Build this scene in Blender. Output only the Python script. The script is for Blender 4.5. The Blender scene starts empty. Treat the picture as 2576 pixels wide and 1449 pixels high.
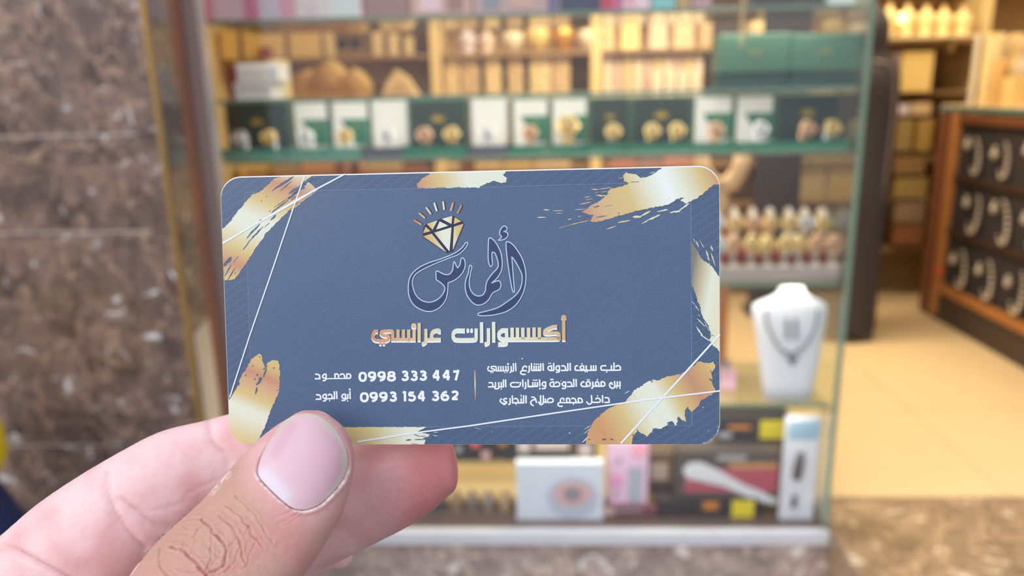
import bpy, bmesh, math, random
import numpy as np
from mathutils import Vector, Matrix
from mathutils.bvhtree import BVHTree

random.seed(7)
SC = bpy.context.scene
COL = SC.collection

# ------------------------------------------------------------------ camera
F, CX, CY, H = 1900.0, 1288.0, 724.5, 1.55
_y, _p, _r = math.radians(2.4), math.radians(-14.5), math.radians(1.3)
FW = np.array([-math.sin(_y) * math.cos(_p), math.cos(_y) * math.cos(_p), math.sin(_p)])
_R0 = np.array([math.cos(_y), math.sin(_y), 0.0])
_U0 = np.cross(_R0, FW)
RT = math.cos(_r) * _R0 - math.sin(_r) * _U0
UP = math.cos(_r) * _U0 + math.sin(_r) * _R0
CAM = np.array([0.0, 0.0, H])
cam = bpy.data.cameras.new('camera')
cam_o = bpy.data.objects.new('camera', cam)
COL.objects.link(cam_o)
cam_o.matrix_world = Matrix(((RT[0], UP[0], -FW[0], 0), (RT[1], UP[1], -FW[1], 0), (RT[2], UP[2], -FW[2], H), (0, 0, 0, 1)))
cam.sensor_width = 36.0
cam.lens = F / 2576 * 36
cam.clip_start = 0.01
cam.clip_end = 60
cam.dof.use_dof = True
cam.dof.focus_distance = 0.1365
cam.dof.aperture_fstop = 13.5
SC.camera = cam_o
SC.view_settings.view_transform = 'Standard'
SC.view_settings.look = 'None'
SC.view_settings.gamma = 1.0
SC.view_settings.use_curve_mapping = False
SC.view_settings.exposure = 0.0

# ------------------------------------------------------------------ daylight of the street
w = bpy.data.worlds.new('street_daylight')
SC.world = w
w.use_nodes = True
nt = w.node_tree
nt.nodes.clear()
_o = nt.nodes.new('ShaderNodeOutputWorld'); _b = nt.nodes.new('ShaderNodeBackground')
_tc = nt.nodes.new('ShaderNodeTexCoord'); _sx = nt.nodes.new('ShaderNodeSeparateXYZ')
_cr = nt.nodes.new('ShaderNodeValToRGB'); _ma = nt.nodes.new('ShaderNodeMapRange')
nt.links.new(_tc.outputs['Generated'], _sx.inputs[0]); nt.links.new(_sx.outputs['Z'], _ma.inputs['Value'])
_ma.inputs['From Min'].default_value = -1.0
_ma.inputs['From Max'].default_value = 1.0
nt.links.new(_ma.outputs[0], _cr.inputs[0]); nt.links.new(_cr.outputs[0], _b.inputs[0]); nt.links.new(_b.outputs[0], _o.inputs[0])
_e = _cr.color_ramp.elements
_e[0].position = 0.40; _e[0].color = (0.20, 0.19, 0.20, 1)
_e[1].position = 0.95; _e[1].color = (1.05, 1.2, 1.5, 1)
_m = _cr.color_ramp.elements.new(0.56); _m.color = (0.62, 0.68, 0.80, 1)
_b.inputs[1].default_value = 1.0

sun = bpy.data.lights.new('hazy_sun', 'SUN'); sun.energy = 1.9; sun.angle = math.radians(55); sun.color = (1.0, 0.96, 0.92)
sun_o = bpy.data.objects.new('hazy_sun', sun); COL.objects.link(sun_o)
sun_o.rotation_euler = Vector((0.62, 0.62, -0.62)).to_track_quat('-Z', 'Y').to_euler()


def area(name, loc, rot, sx, sy, power, col):
    l = bpy.data.lights.new(name, 'AREA'); l.shape = 'RECTANGLE'; l.size = sx; l.size_y = sy
    l.energy = power; l.color = col
    o = bpy.data.objects.new(name, l); COL.objects.link(o); o.location = loc; o.rotation_euler = rot
    return o


WARM = (1.0, 0.89, 0.70)
area('shop_ceiling_lamp', (0.6, 3.2, 2.78), (0, 0, 0), 1.6, 0.5, 72, WARM)
area('shop_ceiling_lamp', (2.1, 3.0, 2.78), (0, 0, 0), 0.6, 1.2, 19, WARM)
for _z, _pw in ((2.30, 5.0), (1.985, 3.6), (1.712, 1.35), (1.534, 0.8), (1.390, 1.5), (1.066, 1.2), (0.744, 1.7)):   # unseen fill strips added to brighten the goods, behind each shelf edge
    area('showcase_fill_light', (-0.03, 1.842, _z), (math.radians(38), 0, 0), 1.42, 0.012, _pw, (1.0, 0.93, 0.84))


# ------------------------------------------------------------------ pixel helpers (photograph pixels -> points in space)
def ray(px, py):
    return FW + RT * (px - CX) / F - UP * (py - CY) / F


def at(px, py, Y):
    r = ray(px, py); return Vector(CAM + r * (Y / r[1]))


def onz(px, py, z):
    r = ray(px, py); return Vector(CAM + r * ((z - H) / r[2]))


def onx(px, py, X):
    r = ray(px, py); return Vector(CAM + r * (X / r[0]))


def bp(px, py, d):
    return CAM + ray(px, py) * d * 0.001          # d: millimetres along the lens axis


def cs(x, y, z):
    return CAM + (RT * x + UP * y + FW * z) * 0.001


# ------------------------------------------------------------------ materials
def lin(c):
    return tuple(((v / 255) / 12.92 if v <= 10.3 else ((v / 255 + 0.055) / 1.055) ** 2.4) for v in c[:3]) + (1.0,)


class NT:
    def __init__(s, name):
        s.m = bpy.data.materials.new(name); s.m.use_nodes = True
        s.t = s.m.node_tree; s.b = s.t.nodes['Principled BSDF']; s.out = s.t.nodes['Material Output']

    def n(s, kind, **kw):
        x = s.t.nodes.new('ShaderNode' + kind)
        for k, v in kw.items():
            setattr(x, k, v)
        return x

    def l(s, a, b):
        s.t.links.new(a, b)

    def mixc(s, fac, a, b, mode='MIX'):
        x = s.n('Mix', data_type='RGBA', blend_type=mode)
        for sock, v in ((x.inputs[0], fac), (x.inputs[6], a), (x.inputs[7], b)):
            if hasattr(v, 'links'):
                s.l(v, sock)
            else:
                sock.default_value = v
        return x.outputs[2]


MATS = {}


def mat(name, col, rough=0.5, metal=0.0, var=0.08, scale=30.0, spec=0.5, coat=0.0, bump=0.0, emit=0.0, sss=0.0):
    """plain procedural material: base colour with a fine noise variation"""
    if name in MATS:
        return MATS[name]
    s = NT(name); c = lin(col)
    tc = s.n('TexCoord'); nz = s.n('TexNoise'); s.l(tc.outputs['Object'], nz.inputs['Vector'])
    nz.inputs['Scale'].default_value = scale; nz.inputs['Detail'].default_value = 3
    a = tuple(min(1, v * (1 + var)) for v in c[:3]) + (1,); b = tuple(v * (1 - var) for v in c[:3]) + (1,)
    s.l(s.mixc(nz.outputs[0], b, a), s.b.inputs['Base Color'])
    s.b.inputs['Roughness'].default_value = rough; s.b.inputs['Metallic'].default_value = metal
    s.b.inputs['Specular IOR Level'].default_value = spec
    s.b.inputs['Coat Weight'].default_value = coat; s.b.inputs['Coat Roughness'].default_value = 0.1
    if bump:
        bm_ = s.n('Bump'); bm_.inputs['Strength'].default_value = bump; bm_.inputs['Distance'].default_value = 0.002
        s.l(nz.outputs[0], bm_.inputs['Height']); s.l(bm_.outputs[0], s.b.inputs['Normal'])
    if emit:
        s.b.inputs['Emission Color'].default_value = c; s.b.inputs['Emission Strength'].default_value = emit
    if sss:
        s.b.inputs['Subsurface Weight'].default_value = sss
    MATS[name] = s.m
    return s.m


def marble(name, dark, mid, tan, white, rough=0.18, sc=1.0):
    s = NT(name); tc = s.n('TexCoord')
    oi = s.n('ObjectInfo'); ad = s.n('VectorMath', operation='ADD'); sc_ = s.n('VectorMath', operation='SCALE')
    cmb = s.n('CombineXYZ')
    mu = s.n('Math', operation='MULTIPLY'); mu.inputs[1].default_value = 37.0
    s.l(oi.outputs['Random'], mu.inputs[0]); s.l(mu.outputs[0], cmb.inputs[0]); s.l(mu.outputs[0], cmb.inputs[2])
    s.l(tc.outputs['Object'], sc_.inputs[0]); sc_.inputs['Scale'].default_value = sc
    s.l(sc_.outputs[0], ad.inputs[0]); s.l(cmb.outputs[0], ad.inputs[1])
    v = ad.outputs[0]

    def noise(scale, det, dist, rough_=0.55):
        q = s.n('TexNoise'); q.inputs['Scale'].default_value = scale; q.inputs['Detail'].default_value = det
        q.inputs['Distortion'].default_value = dist; q.inputs['Roughness'].default_value = rough_; s.l(v, q.inputs['Vector']); return q.outputs[0]

    def ramp(x, a, b):
        q = s.n('MapRange'); q.inputs['From Min'].default_value = a; q.inputs['From Max'].default_value = b
        s.l(x, q.inputs['Value']); return q.outputs[0]
    base = s.mixc(ramp(noise(13, 7, 0.8, .65), 0.36, 0.64), lin(dark), lin(mid))
    vein = s.n('TexVoronoi', feature='DISTANCE_TO_EDGE'); vein.inputs['Scale'].default_value = 8
    wob = s.n('TexNoise'); wob.inputs['Scale'].default_value = 5; wob.inputs['Detail'].default_value = 5; s.l(v, wob.inputs['Vector'])
    wv = s.n('VectorMath', operation='SCALE'); wv.inputs['Scale'].default_value = 0.62; s.l(wob.outputs['Color'], wv.inputs[0])
    wa = s.n('VectorMath', operation='ADD'); s.l(v, wa.inputs[0]); s.l(wv.outputs[0], wa.inputs[1]); s.l(wa.outputs[0], vein.inputs['Vector'])
    vm = s.n('Math', operation='MULTIPLY'); s.l(ramp(vein.outputs['Distance'], 0.055, 0.0), vm.inputs[0]); s.l(ramp(noise(5, 3, 0.3), 0.36, 0.58), vm.inputs[1])
    c2 = s.mixc(vm.outputs[0], base, lin(tan))
    c3 = s.mixc(ramp(noise(16, 5, 1.8), 0.56, 0.70), c2, lin(tan))
    c4 = s.mixc(ramp(noise(13, 3.5, 1.6), 0.625, 0.69), c3, lin(white))
    s.l(c4, s.b.inputs['Base Color'])
    s.b.inputs['Roughness'].default_value = rough
    MATS[name] = s.m
    return s.m


def glass(name, tint, refl=0.05, rough=0.0, body=0.0):
    """clear pane: transparent with a reflection that grows towards grazing angles"""
    s = NT(name); s.t.nodes.remove(s.b)
    tr = s.n('BsdfTransparent'); tr.inputs[0].default_value = lin(tint)
    gl = s.n('BsdfGlossy'); gl.inputs['Roughness'].default_value = rough; gl.inputs[0].default_value = (1, 1, 1, 1)
    lw = s.n('LayerWeight'); lw.inputs['Blend'].default_value = 0.5
    pw = s.n('Math', operation='POWER'); pw.inputs[1].default_value = 4.0; s.l(lw.outputs['Facing'], pw.inputs[0])
    mr = s.n('MapRange'); mr.inputs['To Min'].default_value = refl; mr.inputs['To Max'].default_value = 0.85; s.l(pw.outputs[0], mr.inputs['Value'])
    mx = s.n('MixShader'); s.l(mr.outputs[0], mx.inputs[0]); s.l(tr.outputs[0], mx.inputs[1]); s.l(gl.outputs[0], mx.inputs[2])
    o = mx.outputs[0]
    if body:
        df = s.n('BsdfDiffuse'); df.inputs[0].default_value = lin(tint); m2 = s.n('MixShader'); m2.inputs[0].default_value = body
        s.l(o, m2.inputs[1]); s.l(df.outputs[0], m2.inputs[2]); o = m2.outputs[0]
    s.l(o, s.out.inputs[0]); MATS[name] = s.m
    return s.m


# ------------------------------------------------------------------ mesh building
class MB:
    def __init__(s):
        s.v = []; s.f = []

    def add(s, vs, fs):
        k = len(s.v); s.v += [tuple(v) for v in vs]; s.f += [tuple(i + k for i in f) for f in fs]; return s

    def box(s, x0, x1, y0, y1, z0, z1, b=0.0):
        if b <= 0:
            return s.add([(x0, y0, z0), (x1, y0, z0), (x1, y1, z0), (x0, y1, z0), (x0, y0, z1), (x1, y0, z1), (x1, y1, z1), (x0, y1, z1)],
                         [(0, 3, 2, 1), (4, 5, 6, 7), (0, 1, 5, 4), (1, 2, 6, 5), (2, 3, 7, 6), (3, 0, 4, 7)])
        bm = bmesh.new(); bmesh.ops.create_cube(bm, size=1)
        for q in bm.verts:
            q.co = Vector(((x0 + x1) / 2 + q.co.x * (x1 - x0), (y0 + y1) / 2 + q.co.y * (y1 - y0), (z0 + z1) / 2 + q.co.z * (z1 - z0)))
        bmesh.ops.bevel(bm, geom=bm.edges[:], offset=b, segments=2, profile=0.5, affect='EDGES')
        bm.verts.index_update(); s.add([q.co[:] for q in bm.verts], [[q.index for q in f.verts] for f in bm.faces]); bm.free(); return s

    def prism(s, pts, y0, y1):
        """outline in the x-z plane, extruded from y0 (front) to y1"""
        n = len(pts)
        return s.add([(x, y0, z) for x, z in pts] + [(x, y1, z) for x, z in pts],
                     [tuple(range(n)), tuple(range(2 * n - 1, n - 1, -1))] + [((i + 1) % n, i, n + i, n + (i + 1) % n) for i in range(n)])

    def lathe(s, prof, n=20, c=(0, 0, 0), axis='z'):
        vs = []
        for r, h in prof:
            for i in range(n):
                a = 2 * math.pi * i / n; x, y = r * math.cos(a), r * math.sin(a)
                p = (x, y, h) if axis == 'z' else (x, h, y) if axis == 'y' else (h, x, y)
                vs.append((p[0] + c[0], p[1] + c[1], p[2] + c[2]))
        fs = [(k * n + i, k * n + (i + 1) % n, (k + 1) * n + (i + 1) % n, (k + 1) * n + i) for k in range(len(prof) - 1) for i in range(n)]
        fs += [tuple(range(n)), tuple(range(len(prof) * n - 1, len(prof) * n - n - 1, -1))]
        return s.add(vs, fs)

    def tube(s, pts, r, n=8, closed=False, flat=1.0):
        P = [Vector(p) for p in pts]; m = len(P); vs = []; prev = None
        for i, p in enumerate(P):
            a = P[i - 1] if (i > 0 or closed) else P[i]; b = P[(i + 1) % m] if (i < m - 1 or closed) else P[i]
            t = (b - a).normalized() if (b - a).length > 1e-9 else Vector((0, 0, 1))
            if prev is None:
                u = t.orthogonal().normalized()
            else:
                u = (prev - t * prev.dot(t)); u = u.normalized() if u.length > 1e-6 else t.orthogonal().normalized()
            prev = u; q = t.cross(u); rr = r[i] if isinstance(r, (list, tuple)) else r
            for k in range(n):
                an = 2 * math.pi * k / n; vs.append(p + u * rr * math.cos(an) + q * rr * math.sin(an) * flat)
        L = m if closed else m - 1
        fs = [(i * n + k, i * n + (k + 1) % n, ((i + 1) % m) * n + (k + 1) % n, ((i + 1) % m) * n + k) for i in range(L) for k in range(n)]
        if not closed:
            fs += [tuple(range(n - 1, -1, -1)), tuple(range((m - 1) * n, m * n))]
        return s.add(vs, fs)

    def ball(s, c, r, n=10, sc=(1, 1, 1)):
        prof = [(max(1e-4 * r, r * math.sin(math.pi * k / n)), -r * math.cos(math.pi * k / n)) for k in range(n + 1)]
        t = MB().lathe(prof, n + 4); return s.add([(c[0] + v[0] * sc[0], c[1] + v[1] * sc[1], c[2] + v[2] * sc[2]) for v in t.v], t.f)

    def make(s, name, m, parent=None, org=None, smooth=False, **tags):
        o0 = Vector(org) if org is not None else Vector((0, 0, 0))
        me = bpy.data.meshes.new(name); me.from_pydata([tuple(Vector(v) - o0) for v in s.v], [], s.f); me.update()
        me.materials.append(m)
        if smooth:
            me.polygons.foreach_set('use_smooth', [True] * len(me.polygons))
        o = bpy.data.objects.new(name, me); COL.objects.link(o); o.location = o0
        if parent is not None:
            o.parent = parent
        for k, v in tags.items():
            o[k] = v
        return o


def thing(name, label, cat, loc=(0, 0, 0), rz=0.0, group=None):
    o = bpy.data.objects.new(name, None); o.empty_display_size = 0.02; COL.objects.link(o)
    o.location = loc; o.rotation_euler = (0, 0, rz); o['label'] = label; o['category'] = cat
    if group:
        o['group'] = group
    return o


def tag(o, label, cat, group=None):
    o['label'] = label; o['category'] = cat
    if group:
        o['group'] = group
    return o


def copy_tree(o, parent=None):
    c = o.copy(); COL.objects.link(c); c.parent = parent
    for ch in list(o.children):
        copy_tree(ch, c)
    return c


def struct(o):
    o['kind'] = 'structure'; return o


def catmull(P, k=6, closed=False):
    P = [np.array(p, float) for p in P]; n = len(P); out = []
    if n < 3:
        return P
    for i in range(n if closed else n - 1):
        if closed:
            a, b, c, d = P[i - 1], P[i], P[(i + 1) % n], P[(i + 2) % n]
        else:
            a, b, c, d = P[max(i - 1, 0)], P[i], P[i + 1], P[min(i + 2, n - 1)]
        for j in range(k):
            t = j / k
            out.append(0.5 * ((2 * b) + (c - a) * t + (2 * a - 5 * b + 4 * c - d) * t * t + (3 * b - a - 3 * c + d) * t ** 3))
    if not closed:
        out.append(P[-1])
    return out
# ================================================================== THE SHOP FRONT
ZF = 0.424
MARB = marble('dark_brown_marble', (84, 68, 62), (138, 114, 102), (178, 146, 122), (226, 220, 218), rough=.2)
MARB2 = marble('warm_brown_marble', (122, 100, 76), (166, 138, 106), (196, 162, 124), (230, 208, 178), rough=.12, sc=.8)
BRASS = mat('aged_brass', (176, 140, 84), rough=.35, metal=.6, scale=60)
ALU = mat('brushed_aluminium', (206, 194, 186), rough=.35, metal=.35, scale=90)
WHITEM = mat('white_metal', (222, 220, 222), rough=.3, metal=.2)
GROUT = mat('pale_grout', (196, 182, 170), rough=.8)
EDGE = mat('green_glass_edge', (120, 142, 120), rough=.15, var=.12, scale=12)
PANE = glass('window_glass', (252, 253, 252), refl=.055)
SHELFG = glass('shelf_glass', (244, 250, 246), refl=.04)
CREAMW = mat('cream_wall_paint', (214, 188, 134), rough=.6, var=.05, scale=6)
WOODD = mat('brown_wood', (112, 66, 40), rough=.4, var=.22, scale=22)
WOODO = mat('orange_wood', (168, 108, 56), rough=.35, var=.2, scale=26)
BLACKV = mat('black_velvet', (44, 36, 34), rough=.9)
DKGREEN = mat('green_leatherette', (38, 112, 88), rough=.4, var=.1)
LTGREEN = mat('light_green_leatherette', (84, 140, 124), rough=.4, var=.1)
LIDG = mat('dark_green_lining', (38, 52, 46), rough=.7)
SLATE = mat('slate_leatherette', (78, 78, 92), rough=.5)
WHITES = mat('white_satin', (228, 222, 216), rough=.55, var=.04)
CRESTG = mat('gold_crest', (184, 150, 62), rough=.35, metal=.3)
GOLDM = mat('polished_gold', (246, 214, 146), rough=.22, metal=.65)
ROSEM = mat('rose_gold', (236, 190, 152), rough=.24, metal=.65)
STEELM = mat('polished_steel', (240, 238, 238), rough=.2, metal=.65)
DIALW = mat('white_dial', (236, 232, 226), rough=.3)
DIALD = mat('champagne_dial', (246, 224, 176), rough=.3)
DIALG = mat('grey_dial', (150, 150, 156), rough=.3)
PEARL = mat('pearl', (190, 172, 146), rough=.3, var=.05)

# street, floor, walls -------------------------------------------------------
struct(MB().box(-6, 6, -4, 1.8, -.1, 0).make('pavement', mat('grey_pavement', (120, 114, 108), rough=.8, var=.15, scale=5)))
fl = struct(MB().box(-1.7, 3.6, 1.95, 5.2, ZF - .06, ZF - .012).make('floor', mat('floor_grout', (186, 150, 100), rough=.6)))
TILE = mat('cream_floor_tile', (224, 192, 142), rough=.22, var=.05, scale=3)
tb = MB().box(0, .597, 0, .597, -.012, 0); t0 = None
for i in range(9):
    for j in range(6):
        x, y = -1.7 + i * .6, 1.952 + j * .6
        if x > 3.0 or y > 4.6: continue
        if t0 is None:
            t0 = tb.make('floor_tile', TILE, fl)
            t0.location = (x, y, ZF)
        else:
            c = t0.copy(); COL.objects.link(c); c.location = (x, y, ZF)
struct(MB().box(-1.75, -1.7, 1.9, 4.75, 0, 2.85).make('wall_left_inside', CREAMW))
struct(MB().box(3.3, 3.35, 1.9, 4.75, 0, 2.85).make('wall_right', CREAMW))
struct(MB().box(-1.75, 3.35, 4.45, 4.5, 0, 2.85).make('wall_back', CREAMW))
struct(MB().box(-1.75, 3.35, 1.9, 4.5, 2.85, 2.9).make('ceiling', mat('ceiling_paint', (226, 210, 176), rough=.7)))
struct(MB().box(-3.2, 3.35, 1.5, 1.9, 2.45, 3.4).make('trim_1', mat('fascia_panel', (96, 82, 74), rough=.4)))

# marble pier on the left, slab by slab ---------------------------------------
XT = -.752
wl = struct(MB().box(-3.2, -.80, 1.5006, 1.5135, 0, 2.45).box(-3.2, -.96, 1.514, 1.9, 0, 2.45).make('wall_left', GROUT))
zj = [0, at(200, 1120, 1.5).z, at(200, 584, 1.5).z, at(200, 340, 1.5).z, 2.45]
for i in range(4):
    for x0, x1 in ((-3.2, -1.45), (-1.45, XT)):
        sl = MB().box(x0 + (.002 if x0 > -3 else 0), x1, 1.5, 1.514, zj[i] + .0014, zj[i + 1] - .0014, .0005).make('marble_slab', MARB, wl)
# the polished return of the pier and a strip painted as the shop's reflection

struct(MB().box(XT - .006, XT + .004, 1.494, 1.506, 0, 2.45, .002).make('trim_3', BRASS))
def plan(pts, z0, z1):
    n = len(pts); return MB().add([(x, y, z0) for x, y in pts] + [(x, y, z1) for x, y in pts], [tuple(range(n)), tuple(range(2 * n - 1, n - 1, -1))] + [((i + 1) % n, i, n + i, n + (i + 1) % n) for i in range(n)])


XB, XP = at(419, 0, 1.64).x, at(453, 0, 1.79).x
struct(plan([(XB, 1.641), (XP, 1.79), (-.95, 1.79), (-.95, 1.641)], .0, 2.45).make('trim_4', mat('brown_reflection_tone', (142, 84, 50), rough=.25, var=.3, scale=9)))  # brown tone paints the interior's reflection in the polished return
rt = struct(plan([(XT, 1.515), (XB, 1.64), (-.95, 1.64), (-.95, 1.515)], .0, 2.45).make('trim_2', marble('grey_marble_return', (84, 76, 72), (122, 112, 106), (160, 138, 120), (214, 204, 194), rough=.14)))
wz = at(525, 820, 1.58).z
struct(plan([(XT + .001, 1.52), (XT + .004, 1.522), (XB + .004, 1.636), (XB + .001, 1.636)], .0, wz).make('trim_5', mat('pale_reflection_strip', (214, 198, 178), rough=.4)))  # pale strip paints a bright reflection on the marble return

# showcase: plinth, sill, post, front pane, shelves, side pane -------------------
XL, XR = -.79, .735
struct(MB().box(-.80, 3.3, 1.35, 1.949, .0, ZF - .002).make('doorstep', MARB2)) if False else None
struct(MB().box(-.80, XR + .012, 1.80, 2.22, 0, .372).make('trim_6', marble('plinth_marble', (138, 122, 116), (184, 164, 154), (214, 190, 172), (240, 230, 222), rough=.2)))
step = struct(MB().box(XR + .013, 3.3, 1.28, 1.95, 0, ZF - .001, .004).make('trim_7', MARB2))
sc_ = thing('showcase', 'tall glass showcase with aluminium post filled with watches and boxed goods', 'showcase', (0, 1.8, .37))
def sp(mb, name, m, **k):
    o = mb.make(name, m, None, **k); o.parent = sc_; o.matrix_parent_inverse = sc_.matrix_world.inverted() if False else Matrix.Translation(-Vector((0, 1.8, .37))); return o
sp(MB().box(-.80, XR + .012, 1.785, 1.812, .374, .414, .004), 'sill', WHITEM)
sp(MB().box(-.80, XR + .010, 1.813, 2.2, .374, .398, .002), 'bottom_panel', mat('dark_polished_bottom', (96, 80, 76), rough=.15))
sp(MB().box(-.812, -.772, 1.785, 1.825, .412, 2.45, .004), 'post', ALU)
sp(MB().box(-.772, XR, 1.800, 1.806, .412, 2.44), 'front_pane', PANE)
sp(MB().box(XR, XR + .006, 1.812, 2.18, .412, 2.44), 'side_pane', SHELFG)
sp(MB().box(XR - .002, XR + .008, 1.798, 1.811, .412, 2.44, .001), 'pane_edge', EDGE)
SH = {0: 2.0, 1: 1.727, 2: 1.548, 3: 1.404, 4: 1.081, 5: .758}
for k, z in SH.items():
    g_ = sp(MB().box(-.772, XR - .004, 1.838, 2.15, z - .009, z), 'shelf', SHELFG)
    e = MB().box(-.772, XR - .004, 1.829, 1.8375, z - .009, z, .001).make('shelf_edge', EDGE, g_)
FLZ = .3985


def bxz(px0, px1, pyt, Y, z0, pyb=None):
    m = (px0 + px1) / 2; yb = pyb if pyb else pyt
    return at(px0, yb, Y).x, at(px1, yb, Y).x, z0, at(m, pyt, Y).z


def pbox(name, label, cat, px0, px1, pyt, Y, z0, depth, m, group=None, prints=(), pyb=None, top=None, rz=0):
    """a carton: body, lid and printed fronts; positions come from the photograph"""
    x0, x1, a, z1 = bxz(px0, px1, pyt, Y, z0, pyb); z1 = top if top else z1
    t = thing(name, label, cat, ((x0 + x1) / 2, Y, z0), rz, group); w_, h = x1 - x0, z1 - z0
    MB().box(-w_ / 2, w_ / 2, 0, depth, 0, h, min(.002, h / 8)).make('body', m, t)
    for qi, q in enumerate(prints):
        nm, (u0, u1, v0, v1), mm = q[:3]; q0 = -.0012 - .0005 * qi
        if len(q) > 3:
            MB().prism([((u - .5) * w_, v * h) for u, v in q[3]], q0, .0).make(nm, mm, t)
        else:
            MB().box((u0 - .5) * w_, (u1 - .5) * w_, q0, q0 + .001, v0 * h, v1 * h).make(nm, mm, t)
    return t


# ---- top shelf: cosmetics cartons (their upper halves are above the frame) -----------------
PK = mat('pink_carton', (250, 170, 190), rough=.3); PK2 = mat('pale_pink_print', (250, 214, 224), rough=.3); PK3 = mat('deep_pink_print', (226, 96, 140), rough=.3); WC = mat('white_carton', (240, 244, 240), rough=.3)
MAUV = mat('mauve_carton', (170, 128, 122), rough=.4); PEACH = mat('peach_carton', (222, 176, 160), rough=.35); NAVYC = mat('navy_carton', (62, 62, 88), rough=.35); MAG = mat('magenta_carton', (218, 98, 150), rough=.3)
TURQ = mat('turquoise_carton', (142, 206, 206), rough=.3); GREYC = mat('grey_print', (150, 150, 160), rough=.4); TANC = mat('tan_carton', (200, 160, 110), rough=.4)
pbox('cosmetics_box', 'wide pink and white carton at the left end of the top shelf', 'box', 502, 912, 0, 1.842, SH[1], .16, PK, pyb=52, top=SH[1] + .13, prints=[
    ('print_band', (.10, .27, .02, .98), PK2), ('print_band', (.38, .50, .02, .98), mat('lilac_print', (236, 214, 228), rough=.3)), ('print_band', (.60, .80, .02, .98), mat('ivory_print', (252, 232, 226), rough=.3)), ('print_band', (.80, .995, .02, .98), WC), ('print_spot', (.31, .345, .02, .5), mat('mid_pink_print', (240, 140, 174), rough=.3)), ('print_spot', (.66, .72, .05, .22), PK2)])
for nm, lab, a, b_, m, pr in [
    ('cosmetics_box', 'mauve carton right of the pink and white one', 916, 1028, MAUV, []),
    ('cosmetics_box', 'peach carton with a pale patch in the middle of the top shelf', 1032, 1188, PEACH, [('print_spot', (.15, .5, .1, .5), PK2), ('print_spot', (.6, .85, .1, .7), MAUV)]),
    ('cosmetics_box', 'pale pink carton with grey print beside the navy one', 1192, 1408, mat('rose_grey_carton', (206, 170, 170), rough=.35), [('print_spot', (.1, .3, .1, .8), GREYC), ('print_spot', (.45, .7, .1, .5), PEACH), ('print_spot', (.86, .98, 0, 1), mat('violet_print', (120, 106, 150), rough=.3))]),
    ('cosmetics_box', 'navy carton with an orange patch on the top shelf', 1412, 1508, NAVYC, [('print_spot', (.3, .7, .45, .9), PEACH)]),
    ('cosmetics_box', 'narrow magenta carton on the top shelf', 1512, 1562, MAG, [('print_spot', (.1, .5, .05, .3), mat('red_print', (206, 60, 60), rough=.3))]),
    ('cosmetics_box', 'light pink carton left of the turquoise one', 1566, 1636, PK2, [('print_spot', (.1, .4, .1, .6), PK)]),
    ('cosmetics_box', 'turquoise carton on the top shelf', 1640, 1698, TURQ, [('print_spot', (.2, .8, .5, .8), WC)]),
    ('cosmetics_box', 'tan carton right of the turquoise one', 1702, 1738, TANC, []),
    ('cosmetics_box', 'dusty pink carton near the gold chain', 1742, 1790, mat('dusty_pink', (200, 150, 156), rough=.4), []),
    ('cosmetics_box', 'dark brown carton towards the right end of the top shelf', 1890, 2070, mat('dark_brown_carton', (74, 60, 54), rough=.5), [('print_spot', (.1, .4, .3, .6), TANC)])]:
    pbox(nm, lab, 'box', a, b_, 0, 1.85, SH[1], .10, m, pyb=30, top=SH[1] + random.uniform(.09, .13), prints=pr)
pbox('white_box', 'flat white carton at the right end of the top shelf', 'box', 2080, 2150, 0, 1.86, SH[1], .10, WC, pyb=20, top=SH[1] + .05)
ch = MB(); cx_ = at(1857, 60, 1.87).x
for k in range(26):
    z = SH[1] + .09 - k * .0068
    ch.add(*(lambda t: (t.v, t.f))(MB().tube([(cx_ + .005 * math.cos(a) * (1 if k % 2 else .3), 1.87 - .04 + .005 * math.cos(a) * (.3 if k % 2 else 1), z + .005 * math.sin(a)) for a in [i * math.pi / 4 for i in range(8)]], .0013, 5, True)))
tag(ch.make('gold_chain', GOLDM, None, org=(cx_, 1.83, SH[1])), 'gold chain hanging from the top shelf in front of the green boxes', 'chain')

# ---- second shelf: white gift boxes left, two closed green watch boxes right ---------------
pbox('gift_box', 'lower white gift box on the second shelf', 'box', 590, 684, 207, 1.87, SH[2], .09, WHITES, pyb=240, prints=[('lid_seam', (0, 1, .72, .74), mat('seam_grey', (170, 164, 160)))])
pbox('gift_box', 'upper white gift box stacked on the lower one', 'box', 597, 700, 160, 1.87, at(640, 206, 1.87).z, .09, WHITES, pyb=205, prints=[('lid_seam', (0, 1, .60, .62), mat('seam_grey', (170, 164, 160)))])
pbox('gift_box', 'narrow cream carton behind the white gift boxes', 'box', 684, 716, 150, 1.97, SH[2], .06, mat('cream_carton', (222, 196, 140), rough=.5), pyb=236)
pbox('gift_box', 'small dark red case behind the white gift boxes', 'box', 576, 600, 165, 1.97, SH[2], .06, mat('dark_red_case', (128, 52, 48), rough=.5), pyb=236)


def crest(t, x, z, s, y=-.001, m=None):
    pts = [(-1, 0), (-1.15, .75), (-.62, .35), (-.5, 1.05), (-.16, .42), (0, 1.25), (.16, .42), (.5, 1.05), (.62, .35), (1.15, .75), (1, 0), (.5, -.18), (-.5, -.18)]
    MB().prism([(x + a * s, z + b_ * s) for a, b_ in pts], y - .001, y + .0005).make('crest', m or CRESTG, t)


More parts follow.
